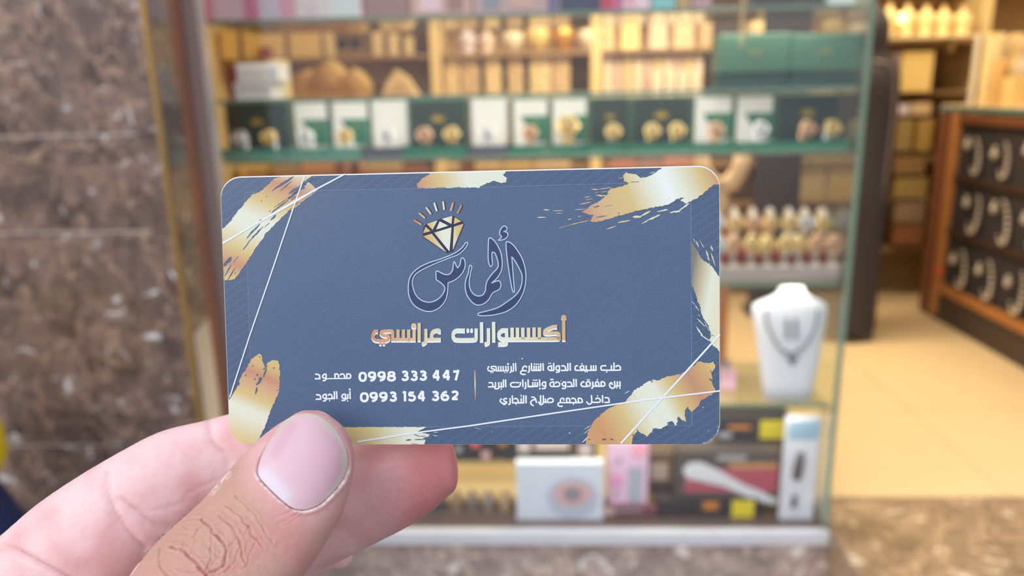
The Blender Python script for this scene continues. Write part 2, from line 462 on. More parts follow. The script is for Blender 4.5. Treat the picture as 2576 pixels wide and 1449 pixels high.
CGREEN = mat('closed_box_green', (78, 116, 92), rough=.35, var=.06)
for a, b_, lab in ((1806, 1984, 'closed green watch box on the second shelf, left of the pair'), (1986, 2158, 'closed green watch box at the right end of the second shelf')):
    x0, x1, _, z1 = bxz(a, b_, 84, 1.88, SH[2], 200); t = thing('watch_box', lab, 'watch box', ((x0 + x1) / 2, 1.88, SH[2])); h = z1 - SH[2]; w_ = x1 - x0
    MB().box(-w_ / 2, w_ / 2, 0, .09, .036, h, .003).make('lid', CGREEN, t)
    MB().box(-w_ / 2 + .002, w_ / 2 - .002, .004, .088, 0, .034, .002).make('base', mat('dark_green_base', (34, 66, 54), rough=.5), t)
    crest(t, 0, h * .62, .016, m=mat('faint_gold_crest', (120, 132, 84), rough=.4))


# ---- third shelf: the row of open watch boxes ------------------------------------------------
def make_watch(name, metal, dial, strap):
    """a watch buckled into a loop, its dial looking forward and a little up; origin under the loop"""
    t = thing(name, '', 'watch'); R = .021
    loop = [(0, .020 + .019 * math.cos(a) * .95, .026 + .025 * math.sin(a)) for a in [2 * math.pi * i / 22 for i in range(22)]]
    st = MB().tube([(p[0], p[1], p[2]) for p in loop], .0022, 8, True); st.v = [(v[0] * 4.6, v[1], v[2]) for v in st.v]
    st.make('strap', strap, t, smooth=True)
    tilt = Matrix.Rotation(math.radians(-28), 4, 'X'); off = Vector((0, .002, .034))

    def put_(mb): mb.v = [tuple(off + (tilt @ Vector(v))) for v in mb.v]; return mb
    put_(MB().lathe([(.0165, .004), (.0192, .003), (.0195, -.002), (.0188, -.0048), (.0168, -.0058), (.0160, -.0052)], 28, axis='y')).make('case', metal, t, smooth=True)
    put_(MB().lathe([(.0161, -.0035), (.0161, -.0050)], 28, axis='y')).make('dial', dial, t)
    hm_ = MB().box(-.0006, .0006, -.0062, -.0056, 0, .0115).box(-.0006, .008, -.0062, -.0056, -.0006, .0006)
    put_(hm_).make('hands', DIALG, t)
    put_(MB().lathe([(.0024, .0), (.0024, .0012)], 10, c=(.0205, 0, 0), axis='x')).make('crown', metal, t) if False else put_(MB().box(.0188, .0222, -.003, .001, -.002, .002, .0006)).make('crown', metal, t)
    for s_ in (-1, 1):
        put_(MB().box(-.0095, .0095, -.002, .004, s_ * .0165 - .003, s_ * .0165 + .0045, .001)).make('lug', metal, t)
    return t


def label_group(t, lab, group=None):
    t['label'] = lab
    if group: t['group'] = group
    return t


PROTO = {}


def watch(kind, loc, lab, rz=0, s=1.0, group=None):
    spec = {'steel': (STEELM, DIALW, STEELM), 'gold': (GOLDM, DIALD, GOLDM), 'rose': (ROSEM, DIALW, ROSEM), 'two': (GOLDM, DIALW, STEELM), 'grey': (STEELM, DIALG, STEELM)}[kind]
    if kind not in PROTO:
        t = PROTO[kind] = make_watch('watch', *spec)
    else:
        t = copy_tree(PROTO[kind])
    t.location = loc; t.rotation_euler = (0, 0, rz); t.scale = (s, s, s); t['label'] = lab
    if group: t['group'] = group
    return t


def open_box(a, b_, kind, lab, ba=None, bb=None, base=None, pyt=None):
    """an open watch box: tray with a front lip, upright lid, cushion; kind = green / white / paper"""
    Y0 = 1.872; m = (a + b_) / 2
    x0, x1 = at(a, 300, 1.97).x, at(b_, 300, 1.97).x; t = thing('watch_box', lab, 'watch box', ((x0 + x1) / 2, Y0, SH[3])); w_ = x1 - x0
    bx0, bx1 = at(ba or a - 8, 385, Y0).x - (x0 + x1) / 2, at(bb or b_ - 8, 385, Y0).x - (x0 + x1) / 2
    hz = at(m, 366 - (m - 1300) * .014, Y0).z - SH[3]
    bm_ = base or DKGREEN
    MB().box(bx0, bx1, 0, .006, 0, hz, .0015).box(bx0, bx0 + .004, .006, .092, 0, hz).box(bx1 - .004, bx1, .006, .092, 0, hz).box(bx0 + .004, bx1 - .004, .006, .098, 0, .006).make('tray', bm_, t)
    MB().box(bx0 + .005, bx1 - .005, .007, .09, .0065, hz * .72, .003).make('cushion', WHITES if kind != 'green' else LIDG, t)
    lz1 = at(m, (pyt or 246) - (m - 1300) * .014, 1.975).z - SH[3]
    MB().box(-w_ / 2, w_ / 2, .100, .118, .004, lz1, .003).make('lid', DKGREEN if kind != 'white' else mat('pale_lid', (214, 208, 204), rough=.5), t)
    lin_m = {'green': LIDG, 'white': WHITES, 'paper': WHITES}[kind]
    MB().box(-w_ / 2 + .005, w_ / 2 - .005, .096, .0995, .008, lz1 - .005, .001).make('lid_lining', lin_m, t)
    if kind == 'green': crest(t, 0, lz1 * .60, .015 if w_ > .12 else .011, .095)
    if kind == 'paper':
        MB().prism([(-w_ * .26, lz1 * .66), (w_ * .44, lz1 * .66), (w_ * .44, lz1 * .18), (w_ * .12, lz1 * .18)], .0935, .0958).make('green_flap', DKGREEN, t)
        crest(t, w_ * .16, lz1 * .52, .006, .093)
    return t, Vector(((x0 + x1) / 2, Y0, SH[3])), hz


WB = [
    (566, 728, 'green', 'wide dark green open watch box at the left end of the row', 553, 724, LTGREEN, [('steel', 602), ('two', 676)]),
    (737, 828, 'paper', 'white lined open watch box with a green flap, second from the left of the row', 716, 812, LTGREEN, [('steel', 770)]),
    (833, 930, 'paper', 'white lined open watch box with a green flap, third from the left of the row', 814, 908, LTGREEN, [('two', 868)]),
    (934, 1026, 'white', 'white open watch box on a slate base, the left one of two', 912, 1010, SLATE, [('grey', 972)]),
    (1028, 1176, 'green', 'wide dark green open watch box between the two slate based ones', 1012, 1172, DKGREEN, [('rose', 1068), ('gold', 1136)]),
    (1184, 1278, 'white', 'white open watch box on a slate base, the right one of two', 1176, 1276, SLATE, [('steel', 1226)]),
    (1287, 1382, 'paper', 'white lined open watch box with a green flap, left of the gold watch', 1280, 1374, DKGREEN, [('rose', 1332)]),
    (1386, 1480, 'paper', 'white lined open watch box with a large gold watch', 1377, 1470, DKGREEN, [('gold', 1428)]),
    (1484, 1584, 'green', 'narrow dark green open watch box right of the gold watch', 1473, 1576, DKGREEN, [('two', 1542)]),
    (1588, 1738, 'green', 'wide dark green open watch box holding two gold watches', 1580, 1738, DKGREEN, [('gold', 1640), ('gold', 1702)]),
    (1743, 1844, 'paper', 'white lined open watch box with a green flap, right of the two gold watches', 1741, 1850, DKGREEN, [('rose', 1800)]),
    (1848, 1946, 'paper', 'white lined open watch box with a green flap, next to the last box', 1853, 1960, DKGREEN, [('steel', 1912)]),
    (1950, 2110, 'green', 'wide black lined open watch box at the right end of the row', 1963, 2134, DKGREEN, [('rose', 2030), ('two', 2092)]),
]
WN = {'steel': 'steel', 'two': 'gold and steel', 'grey': 'grey dialled steel', 'rose': 'rose gold', 'gold': 'gold'}
side = {1: [''], 2: ['left ', 'right ']}
for a, b_, kd, lab, ba, bb, bs, ws in WB:
    t, o0, hz = open_box(a, b_, kd, lab, ba, bb, bs)
    for i, (k, wx) in enumerate(ws):
        x = at(wx, 330, 1.90).x; which = side[len(ws)][i]
        watch(k, (x, 1.893, SH[3] + hz * .72), f'{which}{WN[k]} watch in the {lab}'.replace('  ', ' ')[:110] if len((which + WN[k] + lab).split()) < 11 else f'{which}{WN[k]} watch in the ' + {553: 'leftmost box of the row', 716: 'second box from the left', 814: 'third box from the left', 912: 'left slate based box', 1012: 'dark box between slate boxes', 1176: 'right slate based box', 1280: 'box left of the gold watch', 1377: 'middle white box', 1473: 'narrow green box', 1580: 'green box of gold watches', 1741: 'box right of two gold watches', 1853: 'last white box of the row', 1963: 'black lined last box'}[ba], s=.98 if k != 'gold' or ba != 1377 else 1.4)

# ---- fourth shelf: watches on stands --------------------------------------------------------
rx0, rx1 = at(1790, 690, 1.87).x, at(2112, 690, 1.87).x
ACRY = mat('grey_acrylic', (176, 160, 154), rough=.25)
ri = thing('display_riser', 'stepped grey display riser carrying the watches on stands', 'display riser', ((rx0 + rx1) / 2, 1.87, SH[4])); w_ = rx1 - rx0
z1_, z2_ = at(1950, 672, 1.87).z - SH[4], at(1950, 628, 1.96).z - SH[4]
MB().box(-w_ / 2, w_ / 2, 0, .085, 0, z1_, .002).make('lower_step', ACRY, ri)
MB().box(-w_ / 2, w_ / 2, .086, .17, 0, z2_, .002).make('upper_step', ACRY, ri)


def make_stand(m):
    t = thing('watch_stand', '', 'watch stand'); MB().lathe([(.014, 0), (.014, .003), (.004, .005), (.004, .03)], 16).make('foot', m, t, smooth=True)
    MB().tube([(0, .020 + .0165 * math.cos(a), .054 + .0225 * math.sin(a)) for a in [math.radians(-60 - i * 24) for i in range(13)]], .0105, 8).make('cuff', m, t, smooth=True)
    return t


STM = mat('cream_stand', (214, 196, 176), rough=.4)
st0 = None; n = 0
for row, Y, zz, xs, pyc in ((0, 1.975, SH[4] + z2_, [1800, 1850, 1896, 1940, 1988, 2028, 2071], 560), (1, 1.885, SH[4] + z1_, [1808, 1846, 1892, 1932, 1976, 2012, 2054, 2096], 628)):
    for i, x_ in enumerate(xs):
        loc = Vector((at(x_, pyc, Y).x, Y, zz))
        if st0 is None: st0 = s_ = make_stand(STM)
        else: s_ = copy_tree(st0)
        s_.location = loc; s_['label'] = 'cream watch stand, %s from the right in the %s row of the riser' % (('first', 'second', 'third', 'fourth', 'fifth', 'sixth', 'seventh', 'eighth')[len(xs) - 1 - i], 'front' if row else 'back')
        s_['group'] = 'watch stands of the back row' if row == 0 else 'watch stands of the front row'; s_['category'] = 'watch stand'
        sc0 = max(.5, (at(x_, pyc, Y).z - zz) / .056); s_.scale = (.95, .95, sc0 if sc0 < 1.4 else 1.4)
        k = (['grey', 'two', 'rose', 'gold', 'two', 'steel', 'gold'] if row == 0 else ['steel', 'rose', 'gold', 'gold', 'two', 'two', 'rose', 'rose'])[i]
        ordn = ['first', 'second', 'third', 'fourth', 'fifth', 'sixth', 'seventh', 'eighth'][len(xs) - 1 - i]
        watch(k, (loc.x, Y - .004, zz + .028 * s_.scale[2]), f'{WN[k]} watch on a stand, {ordn} from the right in the {"back" if row == 0 else "front"} row', s=1.05, rz=random.uniform(-.25, .25))
RED = mat('red_velvet', (176, 40, 50), rough=.7)
for i, x_ in enumerate([1826, 1868, 1912, 1954, 1994, 2036, 2074]):
    p = at(x_, 655, 1.935)
    tag(MB().box(-.014, .014, 0, .016, 0, .036, .004).ball((0, .008, .036), .010, 6).make('ring_case', RED, None), 'small red velvet ring case between the stands, %s from the left' % ('first', 'second', 'third', 'fourth', 'fifth', 'sixth', 'seventh')[i], 'ring case', 'red ring cases on the riser')
    o = COL.objects[-1]; o.location = (p.x, 1.935, SH[4] + z1_)

# ---- fifth shelf: necklace bust -----------------------------------------------------------
rows = [(714, 1972, 2018), (722, 1966, 2024), (738, 1960, 2030), (750, 1942, 2044), (758, 1920, 2062), (766, 1899, 2079), (776, 1894, 2084), (800, 1896, 2082), (850, 1903, 2073), (920, 1911, 2058), (970, 1916, 2047), (1008, 1920, 2038)]
YB = 1.868; bo = Vector((at(1980, 1008, YB).x, YB, SH[5])); bv = MB(); vs = []; NB = 20
ztop, zbot = at(1990, 714, YB).z, at(1980, 1010, YB).z
for py_, l_, r_ in rows:
    xl, xr = at(l_, py_, YB).x, at(r_, py_, YB).x; z = SH[5] + (at(1985, py_, YB).z - zbot) * (ztop - SH[5]) / (ztop - zbot); c_ = (xl + xr) / 2; hw2 = (xr - xl) / 2
    dep = .026 if py_ > 740 else .020; lean = .012 * (z - SH[5]) / (ztop - zbot)
    for i in range(NB):
        a = 2 * math.pi * i / NB; vs.append((c_ + hw2 * math.copysign(abs(math.cos(a)) ** .55, math.cos(a)), YB + lean + dep * math.sin(a) * (1 if math.sin(a) < 0 else .5), z))
R_ = len(rows)
bv.add(vs, [(k * NB + (i + 1) % NB, k * NB + i, (k + 1) * NB + i, (k + 1) * NB + (i + 1) % NB) for k in range(R_ - 1) for i in range(NB)] + [tuple(range(NB)), tuple(range(R_ * NB - 1, (R_ - 1) * NB - 1, -1))])
tag(bv.make('necklace_bust', mat('white_leatherette', (244, 243, 246), rough=.5, var=.02), None, org=bo, smooth=True), 'white necklace display bust at the right end of the fifth shelf', 'display bust')
nk = thing('necklace', 'silver necklace with a pendant draped on the white bust', 'necklace', bo)
nbm = MB()
pts = catmull([(1926, 782), (1930, 815), (1944, 850), (1966, 880), (1990, 890), (2014, 878), (2038, 850), (2052, 815), (2056, 782)], 5)
for i, q in enumerate(pts):
    u = abs(q[0] - 1990) / 66; p = at(q[0], q[1], YB - .030 + .006 * u * u); p = p - bo; nbm.ball(tuple(p), .0042 if u > .3 else .0052, 6)
nbm.make('bead_chain', mat('silver_beads', (150, 154, 164), rough=.2, metal=.7), nk, smooth=True, kind='stuff')
p = at(1990, 900, YB - .018) - bo; MB().prism([(p.x - .014, p.z + .004), (p.x + .014, p.z + .004), (p.x, p.z - .018)], p.y - .012, p.y - .004).make('pendant', mat('silver_beads', (150, 154, 164)), nk)
for i, (x_, w2) in enumerate(((1978, 'left'), (2000, 'right'))):
    p0, p1 = at(x_, 800, YB - .026), at(x_, 846, YB - .026); e_ = MB().tube([(p0.x, p0.y - .004, p0.z), (p1.x, p1.y - .006, p1.z)], .004, 8).ball((p1.x, p1.y - .006, p1.z), .006, 6)
    tag(e_.make('earring', mat('silver_beads', (150, 154, 164)), None, org=p0), f'{w2} silver drop earring hanging on the white bust', 'earring')
tb_ = pbox('nail_polish', 'small pink bottle with a grey cap left of the white bust', 'bottle', 1812, 1852, 935, 1.93, SH[5], .03, mat('pink_bottle', (236, 178, 196), rough=.2), pyb=975)
MB().lathe([(.009, 0), (.009, .028), (.006, .03)], 14, c=(-.004, .015, at(1830, 935, 1.93).z - SH[5])).make('cap', mat('grey_cap', (130, 126, 134)), tb_, smooth=True)

# ---- showcase floor and low shelf: boxed appliances ---------------------------------------------
BLK = mat('black_carton', (52, 48, 54), rough=.35); YEL = mat('yellow_label', (232, 212, 50), rough=.4); ORG = mat('orange_print', (206, 130, 50), rough=.4)
LZ = at(1300, 1162, 1.96).z
ls = MB().box(-.55, .30, 1.95, 2.15, LZ - .009, LZ)
sp(ls, 'shelf', SHELFG)
for a, b_, lab, pr in [(1060, 1136, 'black carton behind the fingertip on the low shelf', []), (1140, 1256, 'black carton with red and pink dots on the low shelf', [('print_spot', (.05, .2, .35, .6), GREYC), ('print_spot', (.4, .58, .55, .85), mat('red_dot', (210, 100, 96))), ('print_spot', (.62, .8, .1, .4), mat('pink_dot', (206, 160, 156)))]),
                       (1258, 1440, 'long black carton with pale print on the low shelf', [('print_spot', (.0, .08, .6, .8), ORG), ('print_spot', (.25, .42, .35, .85), mat('beige_print', (206, 190, 184))), ('print_spot', (.48, .95, .45, .8), mat('beige_print', (206, 190, 184)))]),
                       (1444, 1500, 'small black carton with a brown print at the end of the low shelf', [('print_spot', (.2, .8, .2, .7), mat('beige_print', (206, 190, 184)))])]:
    pbox('appliance_box', lab, 'box', a, b_, 1096, 1.965, LZ, .08, BLK, pyb=1150, prints=pr)
t = pbox('ring_light_box', 'white carton showing a pink and grey round appliance', 'box', 1300, 1518, 1165, 1.87, FLZ, .03, mat('white_blue_carton', (226, 230, 242), rough=.3), pyb=1280)
x0, x1, _, z1 = bxz(1300, 1518, 1165, 1.87, FLZ, 1280); pc = at(1440, 1242, 1.87) - Vector(((x0 + x1) / 2, 1.87, FLZ))
for nm, r0, r1, sq, m, dz, yy in (('printed_bowl', 0, .072, .9, mat('pale_grey_print', (196, 200, 216)), -.012, -.0008), ('printed_ring', 0, .051, .72, mat('salmon_print', (222, 178, 176)), 0, -.0016), ('printed_disc', 0, .024, .9, mat('mid_grey_print', (150, 142, 150)), 0, -.0024)):
    q = MB().lathe([(r1, 0), (r1, .0008)], 28, axis='y'); q.v = [(v[0] + pc.x, v[1] + yy, max(.002, v[2] * sq + pc.z + dz)) for v in q.v]; q.v = [(min(v[0], (x1 - x0) / 2 - .002), v[1], v[2]) for v in q.v]; q.make(nm, m, t)
pbox('doll_box', 'tall pink carton with a grey window beside the white one', 'box', 1530, 1628, 1110, 1.90, FLZ, .08, mat('soft_pink_carton', (236, 196, 220), rough=.3), pyb=1280, prints=[('window', (.50, .86, .16, .66), mat('grey_window', (178, 182, 196), rough=.2)), ('print_spot', (.6, .95, .8, .97), PK), ('print_spot', (.05, .35, .4, .55), mat('hot_pink', (240, 160, 206))), ('print_spot', (.2, .3, .72, .78), GREYC), ('print_spot', (.15, .25, .28, .33), GREYC)])
pbox('appliance_box', 'brown carton with a pale face print behind the pink box', 'box', 1604, 1720, 1140, 1.97, FLZ, .08, mat('brown_carton', (120, 98, 84), rough=.4), pyb=1290, prints=[('printed_face', (.25, .62, .45, .8), mat('skin_print', (214, 190, 170)))])
t = pbox('hair_iron_box', 'large dark carton picturing a white hair straightener', 'box', 1700, 1958, 1134, 1.90, FLZ + .055, .07, mat('charcoal_carton', (88, 80, 78), rough=.35), pyb=1270, prints=[
    ('red_panel', (.08, .97, .10, .62), mat('rose_red_print', (178, 84, 100), rough=.35)), ('tan_panel', (.5, .96, .62, .74), mat('tan_print', (190, 140, 90))), ('lettering_bar', (.38, .66, .80, .90), mat('pale_lettering', (170, 166, 166))),
    ('skin_panel', (.10, .40, .38, .58), mat('skin_print', (214, 190, 170)))])
x0, x1, _, z1 = bxz(1700, 1958, 1134, 1.90, FLZ + .055, 1270); o0 = Vector(((x0 + x1) / 2, 1.90, FLZ + .055))
q = [at(x_, y_, 1.90) - o0 for x_, y_ in ((1718, 1178), (1735, 1163), (1762, 1162), (1800, 1178), (1835, 1198), (1875, 1220), (1915, 1236), (1952, 1256), (1950, 1268), (1905, 1258), (1860, 1240), (1820, 1222), (1775, 1212), (1735, 1202), (1720, 1192))]
MB().prism([(v.x, v.z) for v in q], -.003, -.0014).make('pictured_straightener', mat('white_straightener', (222, 222, 228), rough=.3), t)
pbox('appliance_box', 'low black carton with a yellow label under the hair straightener box', 'box', 1655, 1905, 1262, 1.885, FLZ, .09, BLK, pyb=1300, top=FLZ + .054, prints=[('yellow_label', (.74, .96, .02, .98), YEL), ('orange_print', (.45, .60, .45, .9), ORG)])
pbox('appliance_box', 'dark red carton at the foot of the pink box', 'box', 1508, 1652, 1275, 1.88, FLZ, .018, mat('dark_red_carton', (116, 62, 72), rough=.4), pyb=1300, prints=[('print_spot', (.25, .75, .55, .8), GREYC), ('print_spot', (.05, .25, .3, .95), mat('peach_print', (216, 176, 160)))])
pbox('appliance_box', 'black carton with a yellow striped label below the white bust', 'box', 1800, 1985, 1048, 1.955, FLZ + .20, .09, BLK, pyb=1150, top=at(1900, 1048, 1.955).z, prints=[('yellow_label', (.58, .95, .08, .22), YEL), ('yellow_label', (.58, .95, .28, .42), YEL), ('yellow_label', (.58, .95, .48, .62), YEL), ('yellow_label', (.58, .95, .68, .82), YEL), ('orange_print', (.15, .45, .5, .62), ORG), ('pale_print', (.02, .2, .1, .34), GREYC)])
pbox('appliance_box', 'plain dark carton carrying the yellow striped one', 'box', 1800, 1980, 1150, 1.975, FLZ, .09, mat('dull_black_carton', (66, 60, 60), rough=.5), pyb=1250, top=FLZ + .199)
t = pbox('shaver_pack', 'tall white blister pack with a dark shaver at the corner of the showcase', 'box', 1970, 2054, 1052, 1.87, FLZ, .02, mat('white_blister_card', (222, 224, 236), rough=.25), pyb=1200, prints=[('blue_top', (.06, .96, .80, .97), mat('pale_blue_print', (160, 192, 212))), ('pale_frame', (.1, .9, .04, .76), mat('near_white', (234, 234, 242)))])
hh = at(2010, 1052, 1.87).z - FLZ
MB().tube([(-.010, -.004, hh * .42), (-.009, -.004, hh * .48), (-.006, -.004, hh * .60), (-.004, -.004, hh * .68)], [.010, .013, .013, .009], 10).make('shaver_head', mat('dark_grey_plastic', (84, 80, 86), rough=.3), t, smooth=True)
MB().tube([(-.012, -.003, hh * .14), (-.011, -.003, hh * .26)], [.007, .008], 10).make('shaver_grip', mat('dark_grey_plastic', (84, 80, 86)), t, smooth=True)
tag(MB().box(0, .085, 0, .06, 0, .05, .003).make('appliance_box', mat('navy_blue_carton', (66, 70, 92), rough=.4), None), 'navy carton on the showcase floor beside the middle finger', 'box'); COL.objects[-1].location = (at(1040, 1290, 1.92).x, 1.92, FLZ)
for i, (x_, c) in enumerate(((1150, (150, 120, 90)), (1190, (128, 112, 104)), (1230, (140, 126, 118)), (1272, (176, 148, 116)))):
    o = MB().lathe([(.014, 0), (.018, .012), (.017, .03), (.011, .045), (.006, .05), (.006, .058)], 14).make('perfume_bottle', mat('bottle_%d' % i, c, rough=.25), None, smooth=True)
    o.location = (at(x_, 1290, 1.93).x, 1.93, FLZ); tag(o, ['amber', 'taupe', 'grey', 'honey'][i] + ' coloured small bottle between the finger and the white carton', 'bottle')
# ================================================================== INSIDE THE SHOP
def wbox(name, lab, cat, px0, px1, pyt, pyb, Y, depth, m, group=None, b=.002):
    a, c = at(px0, pyb, Y), at(px1, pyt, Y); o = MB().box(a.x, c.x, Y, Y + depth, a.z, c.z, b).make(name, m, None, org=((a.x + c.x) / 2, Y, a.z))
    return tag(o, lab, cat, group)


CREAMC = mat('cream_display_card', (220, 190, 134), rough=.5, var=.06); YELC = mat('yellow_cream_board', (222, 186, 110), rough=.5); BEIG = mat('beige_card', (198, 164, 116), rough=.5); PALEC = mat('pale_card', (226, 204, 168), rough=.5)
SHB = mat('shelf_board', (150, 116, 74), rough=.5); WARMG = mat('warm_gold_ware', (210, 152, 62), rough=.3, metal=.5); LILAC = mat('lilac_ware', (204, 184, 180), rough=.4); DARKB = mat('dark_brown_ware', (70, 56, 48), rough=.6)

# wall unit with posts, boards and the goods on it -----------------------------------------------
YW = 4.05
un = thing('wall_unit', 'cream wall unit of posts and boards along the back of the shop', 'shelving', (0, YW, ZF))
def up_(mb, nm, m): return mb.make(nm, m, un, ) if False else _pp(mb, nm, m)
def _pp(mb, nm, m):
    mb.v = [(v[0], v[1] - YW, v[2] - ZF) for v in mb.v]; return mb.make(nm, m, un)
up_(MB().box(-1.65, 3.2, 4.37, 4.40, ZF, 2.6), 'back_panel', mat('warm_back_panel', (176, 140, 86), rough=.6, var=.1, scale=5))
for x_ in (1095, 1500, 2470):
    X = at(x_, 150, YW).x; up_(MB().box(X - .028, X + .028, YW, YW + .31, ZF, 2.6, .004), 'post', mat('cream_post', (224, 192, 128), rough=.4))
for py_, Y_ in ((-60, YW), (130, YW), (252, YW), (420, YW), (520, YW), (640, YW)):
    z = at(1300, py_, Y_).z; up_(MB().box(-1.6, 3.15, YW + .01, YW + .30, z - .02, z, .002), 'board', SHB)


def zw(py_): return at(1300, py_, YW).z


def ware(name, lab, cat, px0, px1, pyt, base_py, m, dep=.05, group=None, Y=YW + .05, gold=False, shape='card'):
    z0 = at(1300, base_py, YW).z; x0, x1 = at(px0, base_py, Y).x, at(px1, base_py, Y).x; z1 = at((px0 + px1) / 2, pyt, Y).z; w_ = x1 - x0; h = z1 - z0
    t = thing(name, lab, cat, ((x0 + x1) / 2, Y, z0), 0, group)
    if shape == 'card':
        MB().box(-w_ / 2, w_ / 2, 0, dep, 0, h, .002).make('card', m, t)
        if gold:
            MB().tube([(w_ * .28 * math.cos(a), -.004, h * .5 + h * .24 * math.sin(a)) for a in [i * math.pi / 6 for i in range(12)]], .0035, 5, True).make('bangle', GOLDM, t)
    elif shape == 'bust':
        MB().lathe([(w_ * .30, 0), (w_ * .42, h * .25), (w_ * .5, h * .55), (w_ * .40, h * .7), (w_ * .16, h * .8), (w_ * .13, h)], 16).make('form', m, t, smooth=True)
        MB().tube([(w_ * .30 * math.cos(a), -w_ * .38, h * .58 + h * .16 * math.sin(a)) for a in [math.pi + i * math.pi / 8 for i in range(9)]], .003, 5).make('necklace', GOLDM, t)
    elif shape == 'bowl':
        MB().lathe([(w_ * .2, 0), (w_ * .35, h * .1), (w_ * .5, h * .6), (w_ * .48, h * .95), (w_ * .40, h)], 18).make('bowl', m, t, smooth=True)
        if gold: MB().ball((0, 0, h * .95), w_ * .34, 8, (1, 1, .5)).make('heap', GOLDM, t, smooth=True)
    return t


LW = [
    ('ring_board', 'yellow cream board behind the left end of the second shelf', 'display board', 556, 598, 74, 130, YELC, 'card', False),
    ('ring_board', 'large yellow cream board with a red tag, behind the white gift boxes', 'display board', 612, 714, 72, 130, YELC, 'card', False),
    ('ring_board', 'yellow board left of the gold tiaras', 'display board', 730, 806, 80, 130, YELC, 'card', False),
    ('hanging_strip', 'narrow cream strip right of the yellow boards', 'display card', 818, 838, 82, 130, CREAMC, 'card', False),
    ('hanging_strip', 'narrow cream strip, first right of the dark sunglasses', 'display card', 938, 962, 78, 130, CREAMC, 'card', False),
    ('hanging_strip', 'narrow cream strip, second right of the dark sunglasses', 'display card', 978, 1002, 84, 130, CREAMC, 'card', False),
    ('hanging_strip', 'narrow cream strip left of the cream post', 'display card', 1018, 1040, 92, 130, CREAMC, 'card', False),
    ('vase', 'lilac vase on the upper board', 'vase', 1152, 1200, 66, 130, LILAC, 'bust', False), ('vase', 'pinkish vase beside the lilac one', 'vase', 1204, 1246, 72, 130, mat('pinkish_ware', (216, 184, 160)), 'bust', False),
    ('bowl', 'cream bowl left on the upper board', 'bowl', 1262, 1318, 82, 130, PALEC, 'bowl', True), ('bowl', 'yellow cream bowl second on the upper board', 'bowl', 1322, 1384, 72, 130, YELC, 'bowl', True), ('bowl', 'bright gold bowl on the upper board', 'bowl', 1388, 1446, 72, 130, WARMG, 'bowl', True), ('bowl', 'pale bowl right of the gold bowl', 'bowl', 1452, 1506, 76, 130, PALEC, 'bowl', True),
    ('gift_bag', 'cream package above the card stacks, first from the left', 'package', 1508, 1546, 32, 130, CREAMC, 'card', True), ('gift_bag', 'bright yellow package above the card stacks', 'package', 1562, 1608, 30, 130, mat('bright_yellow_cream', (246, 214, 140), rough=.4), 'card', True),
    ('gift_bag', 'white package above the card stacks', 'package', 1634, 1678, 30, 130, PALEC, 'card', True), ('gift_bag', 'pale peach package above the card stacks', 'package', 1694, 1744, 30, 130, mat('peach_package', (232, 196, 150), rough=.4), 'card', True),
    ('gift_bag', 'tan package right above the card stacks', 'package', 1758, 1790, 40, 130, BEIG, 'card', False), ('gift_bag', 'dark case beside the closed green boxes', 'case', 1794, 1868, 34, 130, DARKB, 'card', False), ('gift_bag', 'cream stand above the closed green boxes', 'package', 1876, 1956, 24, 130, CREAMC, 'bust', False),
]
for nm, lab, cat, a, c, pt, pb, m, shp, gd in LW:
    ware(nm, lab, cat, a, c, pt, pb, m, shape=shp, gold=gd)
wbox('price_tag', 'dark red tag on the large yellow board', 'tag', 655, 680, 118, 152, YW + .03, .008, mat('dark_red_tag', (140, 36, 34), rough=.5))
ORD = ('first', 'second', 'third', 'fourth', 'fifth', 'sixth', 'seventh', 'eighth', 'ninth', 'tenth', 'eleventh')
# row of cream cards under the upper board and stacked cards on the right
for i, (a, c) in enumerate([(1122, 1158), (1162, 1208), (1222, 1262), (1278, 1318), (1334, 1386), (1390, 1434)]):
    ware('jewellery_card', 'beige jewellery card with a gold bangle, %s from the left under the bowls' % ORD[i], 'display card', a, c, 138, 252, BEIG if i % 2 else CREAMC, dep=.02, group='beige jewellery cards under the bowls', gold=True)
for i in range(11):
    a = 1494 + i * 25
    ware('jewellery_card', '%s narrow cream card from the left, left of the closed green boxes' % ORD[i], 'display card', a, a + 21, 138 + random.uniform(-5, 8), 252, [CREAMC, PALEC, mat('rosy_card', (206, 172, 146), rough=.5)][i % 3], dep=.10, group='narrow cream cards left of the green boxes')
for i, a in enumerate((1640, 1672, 1704, 1736)):
    ware('jewellery_card', 'low pale card in front of the stack, %s from the left' % ORD[i], 'display card', a, a + 26, 178, 252, PALEC, dep=.02, group='low pale cards in front of the stack', Y=YW + .01)
# tiaras and gold ware left
def tiara(x_, py_base, s, lab):
    p = at(x_, py_base, 3.6); t = thing('tiara', lab, 'tiara', p); r = .055 * s
    MB().tube([(r * math.cos(a), -r * .5 * math.sin(a), 0) for a in [i * math.pi / 14 for i in range(15)]], .004 * s, 6).make('band', WARMG, t, smooth=True)
    pk = MB()
    for i in range(1, 14):
        a = i * math.pi / 14; h = .03 * s + .045 * s * math.sin(a) ** 2
        b0 = Vector((r * math.cos(a), -r * .5 * math.sin(a), 0)); pk.tube([b0 + Vector((-.006 * s, 0, 0)), b0 + Vector((0, 0, h)), b0 + Vector((.006 * s, 0, 0))], .0022 * s, 5).ball(tuple(b0 + Vector((0, 0, h))), .0055 * s, 5)
    pk.make('spikes', WARMG, t, kind='stuff'); return t


